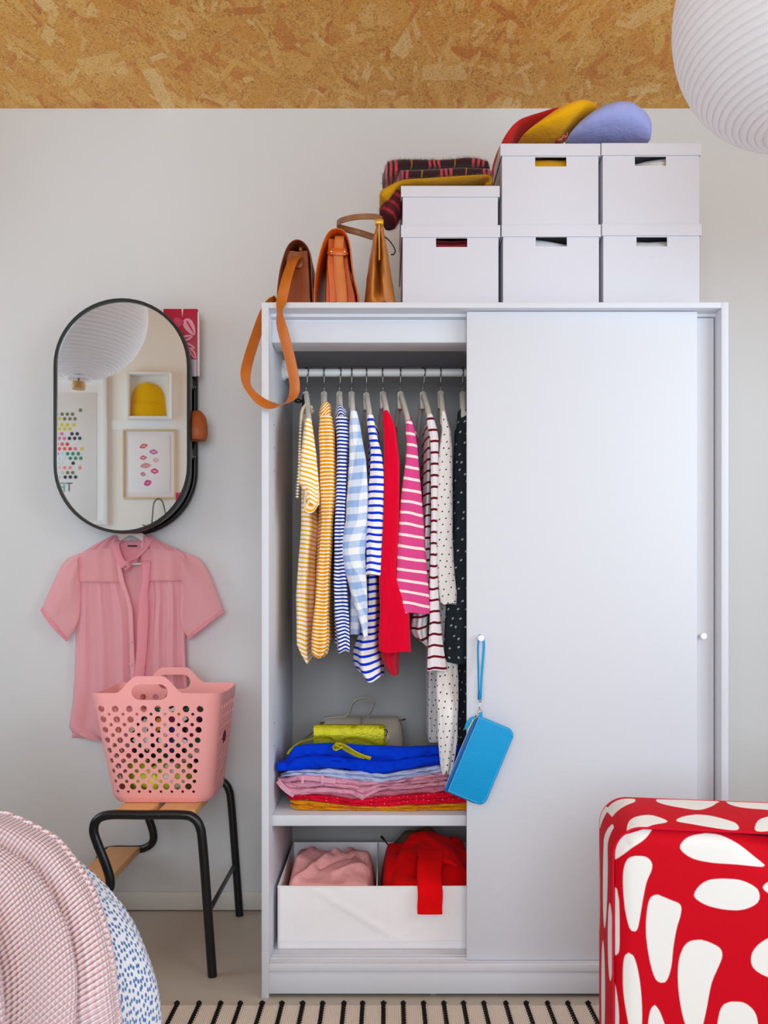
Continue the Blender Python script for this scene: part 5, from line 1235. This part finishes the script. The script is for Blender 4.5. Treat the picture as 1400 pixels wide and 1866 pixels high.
# ---------------------------------------------------------------- red pouf with large white blobs
pf = thing('block_seat', 'red upholstered block seat with big white blotches in front of the wardrobe doors', 'seat', (.78, -.62, 0))
FD, BD = 1.42, 1.63; HT = .612
A = V(((1118-700)/FPX*FD, FD+CAM_Y, 0)); Bk = V(((1094-700)/FPX*BD, BD+CAM_Y, 0)); sdir = (Bk-A); dep = sdir.length; sdir.normalize(); fdir = V((sdir.y, -sdir.x, 0)); WID = .82
def fpt(px, py):
    """photograph point on the front face -> (u along the face, z)"""
    r = V(((px-700)/FPX, 1, -(py-1080)/FPX)); o = V((0, CAM_Y, CAM_Z)); n = -sdir; t = (A-o).dot(n)/r.dot(n); q = o+r*t
    return ((q-A).dot(fdir), q.z)
def tpt(px, py):
    r = V(((px-700)/FPX, 1, -(py-1080)/FPX)); o = V((0, CAM_Y, CAM_Z)); t = (HT-CAM_Z)/r.z; q = o+r*t
    return ((q-A).dot(fdir), (q-A).dot(sdir))
def cr(x, y): return (1060+x/4.118, 1430+y/4.118)
def poly(pts): return [V((a, b, 0)) for a, b in pts]
front_blobs = [poly([fpt(*cr(*q)) for q in b]) for b in (
    [(395, 530), (480, 535), (525, 580), (520, 640), (485, 720), (455, 860), (420, 1060), (390, 1090), (355, 1060), (325, 920), (312, 740), (320, 620), (350, 550)],
    [(560, 810), (660, 850), (735, 885), (735, 960), (705, 1060), (680, 1200), (665, 1340), (635, 1440), (600, 1465), (550, 1440), (510, 1320), (480, 1120), (485, 950), (510, 840)],
    [(880, 1140), (940, 1155), (1025, 1200), (1040, 1260), (1015, 1330), (960, 1460), (925, 1640), (890, 1800), (860, 1900), (800, 1850), (745, 1690), (715, 1480), (720, 1300), (760, 1190), (810, 1150)],
    [(940, 372), (1050, 385), (1180, 440), (1300, 530), (1372, 590), (1330, 600), (1150, 585), (980, 575), (830, 545), (740, 480), (750, 430), (820, 390)],
    [(1050, 690), (1180, 700), (1290, 750), (1322, 810), (1300, 870), (1200, 915), (1080, 918), (940, 890), (850, 840), (838, 800), (880, 740), (950, 700)],
    [(1500, 1090), (1420, 1105), (1320, 1160), (1262, 1230), (1255, 1310), (1300, 1370), (1420, 1420), (1550, 1400), (1560, 1150)],
    [(1110, 1592), (1200, 1600), (1280, 1670), (1305, 1800), (1300, 2000), (1180, 2080), (1050, 2030), (1000, 1860), (1015, 1690), (1050, 1615)],
    [(545, 1630), (580, 1680), (625, 1800), (680, 1960), (640, 2060), (560, 2040), (500, 1900), (495, 1760), (515, 1660)],
    [(355, 1250), (395, 1290), (430, 1440), (448, 1640), (445, 1820), (420, 1960), (380, 1930), (345, 1760), (315, 1560), (312, 1380), (325, 1280)],
    [(1480, 640), (1420, 690), (1350, 740), (1360, 775), (1420, 810), (1520, 830), (1560, 730)],
    [(270, 790), (285, 900), (288, 1080), (285, 1250), (262, 1295), (235, 1240), (235, 900), (240, 785)],
    [(300, 395), (525, 330), (520, 365), (470, 410), (380, 470), (310, 530), (262, 570), (245, 560), (240, 430)],
    [(240, 1466), (265, 1550), (285, 1750), (270, 1950), (235, 1950), (230, 1500)])]
top_blobs = [poly([tpt(*cr(*q)) for q in b]) for b in (
    [(400, 118), (400, 150), (330, 180), (240, 205), (180, 240), (140, 200), (170, 140), (250, 116)],
    [(560, 118), (1000, 124), (1008, 160), (960, 195), (880, 217), (780, 205), (650, 180), (570, 150)],
    [(1080, 126), (1500, 130), (1500, 215), (1350, 210), (1200, 195), (1110, 165)],
    [(470, 252), (540, 256), (650, 295), (540, 312), (420, 340), (345, 350), (338, 330), (370, 275)],
    [(860, 250), (960, 258), (1080, 285), (1160, 310), (1180, 345), (1100, 346), (960, 330), (820, 310), (710, 292), (760, 265)],
    [(1420, 262), (1340, 285), (1308, 320), (1310, 355), (1420, 356), (1560, 340)])]
rnd = random.Random(11)
side_blobs = []
for (u, z, a, b, an) in ((.07, .50, .028, .10, .1), (.20, .44, .035, .09, -.1), (.10, .27, .03, .10, .05), (.23, .20, .035, .09, .1), (.03, .10, .03, .08, 0), (.16, .06, .03, .05, .1), (.20, .58, .05, .025, .0), (.02, .40, .02, .07, 0)):
    side_blobs.append(poly([(u+a*math.cos(t)*math.cos(an)-b*math.sin(t)*math.sin(an), z+a*math.cos(t)*math.sin(an)+b*math.sin(t)*math.cos(an)) for t in [2*PI*k/16 for k in range(16)]]))
for k in range(9):   # the part of the front beyond the frame
    u, z = .36+.16*(k % 3)+.05*(k//3 % 2), .08+.2*(k//3); front_blobs.append(poly([(u+.05*math.cos(t), z+.075*math.sin(t)) for t in [2*PI*j/14 for j in range(14)]]) if u > .42 else poly([(9, 9), (9.01, 9), (9, 9.01)]))
def sdist(bl_, a, b):
    best = -9
    for p in bl_:
        ins = False; d2 = 9; n = len(p)
        for i in range(n):
            q, r = p[i], p[(i+1) % n]
            if (q.y > b) != (r.y > b) and a < (r.x-q.x)*(b-q.y)/(r.y-q.y)+q.x: ins = not ins
            ex, ey = r.x-q.x, r.y-q.y; L = ex*ex+ey*ey; t = max(0, min(1, ((a-q.x)*ex+(b-q.y)*ey)/L)) if L else 0
            d2 = min(d2, (a-q.x-ex*t)**2+(b-q.y-ey*t)**2)
        d = math.sqrt(d2); d = d if ins else -d; best = max(best, d)
    return best
def smoothpoly(bs): return [[v for v in spline(p+[p[0]], 3)[:-1]] for p in bs]
front_blobs, top_blobs, side_blobs = map(smoothpoly, (front_blobs, top_blobs, side_blobs))
pm = NT('red_blotch_print'); at = pm.n('ShaderNodeAttribute', attribute_name='blotch')
fb = pm.n('ShaderNodeMapRange', {0: at.outputs['Fac'], 1: -.0007, 2: .0007, 3: 0., 4: 1.}).outputs[0]
pm.base(pm.mix(fb, srgb(198, 0, 26), srgb(232, 232, 231)), .7, .12, .0); pm.bump(pm.noise(700, 2), .12, .001); pm = pm.m
RC, RS = .052, .014          # corner radius of the panels, rounding at the piped seam
def w3(u, s_, z): return A+fdir*u+sdir*s_+V((0, 0, z))
def panel_uv(a, b, o=0.):
    """unit square -> rounded rectangle (bottom corners square), inset o"""
    u, z = lerp(o, WID-o, a), lerp(0, HT-o, b)
    for cu, sg in ((RC, -1), (WID-RC, 1)):
        du, dz = (u-cu)*sg, z-(HT-RC)
        if du > 0 and dz > 0:
            m_ = max(du, dz); L = math.hypot(du, dz); u = cu+sg*du*m_/L; z = HT-RC+dz*m_/L
    return u, z
def attr(o, sdv):
    at_ = o.data.attributes.new('blotch', 'FLOAT', 'POINT'); at_.data.foreach_set('value', sdv); return o
def puff(a, b): return .020*(math.sin(PI*min(1, max(0, a)))*math.sin(PI*min(1, max(0, .08+b*.92))))**.5
m = MB(); rows = []; sdv = []; na, nb__ = 150, 116
for i in range(na+1):
    row = []
    for j in range(nb__+1):
        a_, b_ = i/na, j/nb__; u, z = panel_uv(a_, b_, .004); ed = min(a_, 1-a_, 1-b_)
        dent = .02*math.exp(-((u-.30)/.07)**2-((z-HT)/.05)**2)
        row.append(w3(u, RS*.6*(1-smooth(ed*30))-puff(a_, b_)+dent, z-dent*.5)); sdv.append(sdist(front_blobs, u, z))
    rows.append(row)
attr(m.grid(rows).build('front_panel', pm, pf), sdv)
# boxing strip: up the near side, over the top, down the far side
per = [(0, z) for z in [HT-RC-(HT-RC)*(1-k/56) for k in range(56)]]
per += [(RC-RC*math.cos(t), HT-RC+RC*math.sin(t)) for t in [PI/2*k/14 for k in range(14)]]
per += [(lerp(RC, WID-RC, k/110), HT) for k in range(110)]
per += [(WID-RC+RC*math.sin(t), HT-RC+RC*math.cos(t)) for t in [PI/2*k/8 for k in range(8)]]+[(WID, lerp(HT-RC, 0, k/8)) for k in range(9)]
m = MB(); rows = []; sdv = []
for k, (u, z) in enumerate(per):
    row = []; t = V(per[min(k+1, len(per)-1)]+(0,))-V(per[max(k-1, 0)]+(0,)); nn = V((-t.y, t.x, 0)).normalized()
    for j in range(37):
        s_ = dep*j/36; pf_ = .007*math.sin(PI*j/36)**.6; q_ = w3(u+nn.x*pf_, s_, z+nn.y*pf_)
        row.append(q_); top_ = (z-(HT-RC)) > (RC-u)*.9 and u < WID-RC*.4
        sdv.append(sdist(top_blobs, u, s_) if top_ else (sdist(side_blobs, s_, z) if u < .4 else -1))
    rows.append(row)
attr(m.grid(rows).build('boxing_strip', pm, pf), sdv)
for s_ in (.002, dep-.002):
    MB().tube([w3(u, s_, z) for u, z in per], .0022, 6).build('piping', plain('red_piping', (206, 4, 40), .7, .15), pf)
m = MB(); rows = [[w3(*(lambda q: (q[0], dep+.012*math.sin(PI*a/14)*math.sin(PI*b/14), q[1]))(panel_uv(a/14, b/14))) for b in range(15)] for a in range(15)]
m.grid(rows).build('rear_panel', pm, pf)

# ---------------------------------------------------------------- rug with stitched dark cords
RY = -.043
rg = thing('woven_rug', 'cream woven cotton rug with rows of black knotted cord at the foot of the wardrobe', 'rug', (.05, -.6, 0))
rm = NT('cream_woven_cotton'); ux_ = rm.n('ShaderNodeSeparateXYZ', {0: rm.coord()})
wv_ = rm.math('SINE', rm.math('ADD', rm.math('MULTIPLY', ux_.outputs[0], 2*PI/.0052), rm.math('MULTIPLY', rm.noise(40, 2), 2.)))
rm.base(rm.mix(rm.math('MULTIPLY', rm.math('ADD', wv_, 1.), .28), srgb(238, 222, 206), srgb(208, 190, 172)), .95, .1, .2); rm.bump(wv_, .5, .002); rm = rm.m
m = MB(); rows = []
for i in range(61):
    x = lerp(-.95, .95, i/60); e = .0025*nz(x*14, 3.)
    rows.append([V((x, y+(e if k < 3 else 0), z)) for k, (y, z) in enumerate(((RY, .0005), (RY, .006), (RY-.006, .008), (-1.3, .008), (-1.3, .0005)))])
m.loft(rows).build('rug_weave', rm, rg)
pxs = [323, 363, 402, 438, 478, 514, 552, 588, 627, 661, 699, 735, 772, 809, 845, 882, 922, 959, 998, 1035, 1072]
ropem = plain('black_cord', (16, 15, 16), .85, .2)
for i, px in enumerate(pxs+[1112, 1150]):
    x = PX(px, RY); c = MB(); y0 = RY-.002; dx = .006*nz(i*1.7)
    # twisted cord: a string of overlapping loops
    for k in range(74):
        y = y0-.006-.0105*k; cx_ = x+dx*k*.03
        c.tube([V((cx_-.0042, y+.003, .0085)), V((cx_-.001, y+.001, .0125)), V((cx_+.0042, y-.006, .0085))], .0024, 5)
    c.build('cord_row', ropem, rg)
    kt = MB(); kt.lathe([(.001, -.004), (.006, -.001), (.0072, .003), (.004, .007), (.001, .009)], (x, y0+.001, .009), 9)
    for q in range(5):
        a = rnd.uniform(0, 2*PI); kt.tube([V((x, y0, .012)), V((x+.008*math.cos(a), y0+.008*math.sin(a)*.6+.002, .011+.003*q/5))], [.0022, .0008], 5)
    kt.build('cord_knot', ropem, rg)

# ---------------------------------------------------------------- paper lanterns
def paper():
    t = NT('rice_paper'); c = srgb(250, 249, 252); t.base(c, .9, .1)
    tr = t.n('ShaderNodeBsdfTranslucent', {0: c}); a = t.n('ShaderNodeMixShader', {0: .45, 1: t.b.outputs[0], 2: tr.outputs[0]}); t.set(t.out, 'Surface', a.outputs[0]); return t.m
PAP = paper()
def lantern(label, c, r, nrib):
    c = V(c); root = thing('paper_lantern', label, 'lamp', c, None)
    prof = []; sub = 4; a0 = .20; ribs = MB()
    for i in range(nrib*sub+1):
        th = lerp(a0, PI-a0, i/(nrib*sub)); sag = .006*r*math.sin(PI*((i % sub)/sub)) if i % sub else 0
        prof.append(((r-sag)*math.sin(th), -(r-sag)*math.cos(th)))
    MB().loft([[c+V((p[0]*math.cos(2*PI*k/72), p[0]*math.sin(2*PI*k/72), p[1])) for k in range(72)] for p in prof], caps=False).build('paper_shade', PAP, root)
    for i in range(nrib+1):
        th = lerp(a0, PI-a0, i/nrib); rr_ = (r-.0015)*math.sin(th); z = -(r-.0015)*math.cos(th)
        ribs.tube([c+V((rr_*math.cos(2*PI*k/48), rr_*math.sin(2*PI*k/48), z)) for k in range(49)], .0011, 5)
    ribs.build('wire_ribs', plain('rib_grey', (176, 172, 178), .6), root, kind='stuff')
    zb_ = -r*math.cos(a0); rb_ = r*math.sin(a0)
    MB().lathe([(rb_*.98, zb_-.002), (rb_+.002, zb_-.006), (rb_*.85, zb_-.012), (rb_*.8, zb_-.004)], c, 40).build('bottom_ring', PAP, root)
    MB().lathe([(.0005, zb_-.02), (rb_*.45, zb_-.02), (rb_*.5, zb_-.035), (rb_*.47, zb_-.05), (.0005, zb_-.05)], c, 30).build('wooden_cap', M['neckwood'], root)
    MB().tube([c+V((0, 0, r*math.cos(a0)-.005)), V((c.x, c.y, CEIL))], .003, 8).build('cable', M['white'], root)
    MB().tube([c+V((0, 0, zb_-.02)), c+V((0, 0, r*math.cos(a0)))], .004, 8).build('stem', M['steel'], root)
    return root
lantern('round white paper lantern hanging from the ceiling at the corner above the white boxes', (.745, -.62, 2.052), .2265, 44)
lantern('second round white paper lantern with a wooden neck, showing only inside the mirror', (-1.30, -.52, 2.222), .285, 46)

# ---------------------------------------------------------------- pictures on the partition, seen in the mirror
DV = 2*MY-PART_Y-CAM_Y      # optical distance of the partition through the mirror
s_v = DV/FPX
def MP(px, py, out=0.): return V(((px-700)*s_v, PART_Y+out, CAM_Z-(py-1080)*s_v))
def frame(name, label, l, r, t, b, wd, mat, depth, backm, cat='picture'):
    c = MP((l+r)/2, (t+b)/2); f = thing(name, label, cat, c); k = wd
    p0, p1 = MP(l, b), MP(r, t)
    for nm, a in (('frame_side', (p0.x, p0.x+k, p0.z, p1.z)), ('frame_side', (p1.x-k, p1.x, p0.z, p1.z)), ('frame_rail', (p0.x+k, p1.x-k, p0.z, p0.z+k)), ('frame_rail', (p0.x+k, p1.x-k, p1.z-k, p1.z))):
        MB().box(a[0], a[1], PART_Y+.0008, PART_Y+depth, a[2], a[3], .001).build(nm, mat, f)
    MB().box(p0.x+k, p1.x-k, PART_Y+.0008, PART_Y+.005, p0.z+k, p1.z-k, 0).build('backing', backm, f)
    return f
wf = plain('white_frame', (242, 242, 240), .5)
cream = plain('cream_mount', (236, 232, 222), .8)
F1 = frame('box_frame', 'white box frame holding the yellow beanie, seen in the mirror', 236, 314, 682, 766, .012, wf, .055, cream)
bn = []; yel = NT('yellow_rib_knit'); yu, yv = yel.uv(); ys = yel.math('SINE', yel.math('MULTIPLY', yu, 900.)); yel.base(srgb(244, 190, 8), .9, .1, .2); yel.bump(ys, .5, .002); yel = yel.m
be = thing('beanie', 'yellow ribbed beanie mounted in the white box frame, seen in the mirror', 'hat', MP(271, 730, .02))
def dome(rows_, y, dpt, nm):
    rr_ = []; uv = []
    for py, l, r in rows_:
        row = []
        for k in range(25):
            t = k/24; p = MP(lerp(l, r, t), py, .006+dpt*math.sin(PI*t)**.6); row.append(p); uv.append((p.x, p.z))
        rr_.append(row)
    MB().grid(rr_, uvs=uv).build(nm, yel, be)
dome([(699.5, 262, 276), (701, 256, 283), (704, 251, 289), (709, 246, 294), (716, 243, 298), (725, 241, 301), (740, 240, 302)], 0, .026, 'crown')
dome([(738, 240.5, 301), (739, 239, 302), (750, 238.5, 303), (760, 238, 303.5), (761, 239, 303)], 0, .032, 'cuff')
gold = plain('pale_gold_frame', (222, 200, 150), .4, .4)
F2 = frame('lip_print', 'pale gold frame with a print of pink lip marks, seen in the mirror', 225, 321, 784, 909, .008, gold, .016, plain('print_paper', (240, 236, 240), .7))
MB().box(MP(235, 0).x, MP(311, 0).x, PART_Y+.0055, PART_Y+.007, MP(0, 899).z, MP(0, 794).z, .0005).build('mount', plain('white_mount', (246, 244, 246), .7), F2)
for i, (x, y, w_, h_, an, col) in enumerate(((262.5, 813.5, 8, 4, .3, (226, 84, 92)), (280.5, 824, 8, 4.5, -.1, (212, 104, 172)), (262, 834.5, 6.3, 4, .1, (222, 86, 122)), (285, 839, 6, 4, 0, (236, 176, 192)), (266, 849, 10, 5, .1, (230, 150, 160)), (282.5, 859, 7.5, 5, -.1, (226, 70, 126)), (261.5, 864.5, 5, 3.5, -.2, (196, 100, 110)), (270, 880.5, 7.5, 5.5, .4, (222, 62, 150)))):
    c = MP(x, y, .0072); ro, ri = [], []; n = 20
    for k in range(n):
        t = 2*PI*k/n; u, v = math.cos(t), math.sin(t); v = v*(1-.35*abs(u)); v += .12*math.cos(2*t)*(v > 0)*-1*(abs(u) < .4)
        for lst, f, f2 in ((ro, 1, 1), (ri, .55, .22)): lst.append(c+V(((u*w_*f*math.cos(an)-v*h_*f2*math.sin(an))*s_v, 0, (u*w_*f*math.sin(an)+v*h_*f2*math.cos(an))*s_v)))
    mt = plain('lip_pink', col, .7)
    m = MB(); m.loft([ro, ri], caps=False); m.loft([[p+V((0, -.0002, 0)) for p in ri], [c+(p-c)*.05+V((0, -.0002, 0)) for p in ri]], caps=False) if i in (4, 7, 5) else None
    m.build('lip_mark', mt, F2, False)
F3 = frame('dot_poster', 'large white framed poster with rows of coloured dots, seen in the mirror', 40, 197, 685, 957, .022, wf, .03, plain('poster_paper', (240, 239, 236), .6))
MB().box(MP(46, 0).x, MP(177, 0).x, PART_Y+.0055, PART_Y+.007, MP(0, 948).z, MP(0, 716).z, .0004).build('poster_sheet', plain('poster_sheet', (232, 231, 230), .6), F3)
dc = {'o': (122, 120, 96), 'l': (160, 206, 232), 'y': (222, 206, 40), 'p': (224, 120, 180), 'n': (36, 34, 70), 'c': (236, 92, 84), 'r': (230, 50, 46), 'g': (20, 140, 106), 'b': (206, 226, 234), 's': (240, 144, 146), 'k': (206, 206, 196), 'm': (242, 190, 190)}
dm = {k: plain('dot_ink', v, .6) for k, v in dc.items()}
dots = [(887, '302o'), (915, '135l 172o 209o 245o'), (948, '152y 190o 227o 263o'), (990, '135y 172y 209y 255y'), (1020, '152y 190y 227y'), (1054, '135y 170p 242n 279n'), (1086, '152p 188p 224n 261n 297n'), (1127, '135c 172c 209r'), (1160, '152c 190c 228r 265p 312y'), (1195, '135n 172b 211g 248g 287g'), (1227, '152b 190b 230g 267g 305g'), (1262, '135m 172b 250n'), (1294, '152m 190s 228s 298s'), (1329, '135k 175k 211o 247o'), (1360, '152k 194n 230n 267n')]
for y, s_ in dots:
    for d in s_.split():
        c = MP(70+float(d[:-1])/3.889, 520+y/3.889, .0075); MB().disc(c, 3.3*s_v, .0006, 14).build('printed_dot', dm[d[-1]], F3, False)
    xs_ = [98, 88.5, 79, 69.5, 60] if y % 2 else [93, 83.5, 74, 64.5, 55]
    for q, x in enumerate(xs_):
        c = MP(x, 520+y/3.889, .0075); MB().disc(c, 3.3*s_v, .0006, 14).build('printed_dot', dm['lycpbgnso'[(q+int(y)) % 9]], F3, False)
def letter(ch, px, py, h_px, mat, par):
    cu = bpy.data.curves.new('printed_letter', 'FONT'); cu.body = ch; cu.size = h_px*s_v*1.38; cu.extrude = .0003; cu.align_x = 'CENTER'
    o = bpy.data.objects.new('letter_curve', cu); COL.objects.link(o)
    me = bpy.data.meshes.new_from_object(o.evaluated_get(bpy.context.evaluated_depsgraph_get())); bpy.data.objects.remove(o); bpy.data.curves.remove(cu)
    c = MP(px, py, .0078); me.transform(Matrix.Translation(c-wloc(par)) @ Matrix.Rotation(PI, 4, 'Z') @ Matrix.Rotation(PI/2, 4, 'X')); me.materials.append(mat)
    q = bpy.data.objects.new('printed_letter', me); COL.objects.link(q); q.parent = par
letter('T', 127, 895.5, 16.5, plain('grey_ink', (92, 90, 104), .6), F3); letter('P', 114.5, 896.5, 18, plain('teal_ink', (96, 180, 168), .6), F3)
lg = MB().box(MP(204, 0).x, -1.025, PART_Y+.0005, PART_Y+.006, MP(0, 783).z, MP(0, 766).z, .001)
lgd = lg.build('ledge', wf, None); tag(lgd, 'narrow white ledge under the beanie frame, seen in the mirror', 'shelf')
wh = thing('wire_hook', 'bent black wire hook on the wall below the lip print, seen in the mirror', 'hook', MP(290, 935))
MB().tube(spline([MP(279, 962, .03), MP(281, 940, .03), MP(283, 920, .03), MP(288, 911.5, .03), MP(295, 911, .03), MP(300, 918, .03), MP(304, 935, .03), MP(307, 950, .02), MP(309, 965, .004)], 5), .0034, 8).build('wire_loop', M['black'], wh)
MB().tube([MP(262, 957, .02), MP(272, 961, .025), MP(280, 962, .03), MP(312, 966, .006)], .0034, 8).build('wire_arm', M['black'], wh)
pt = MB().box(MP(320, 0).x, MP(330, 0).x, PART_Y+.0006, PART_Y+.006, MP(0, 912).z, MP(0, 898).z, .0008).build('note_pad', plain('hot_pink_paper', (232, 60, 120), .6), None)
tag(pt, 'small hot pink note pad on the wall beside the lip print, seen in the mirror', 'note')
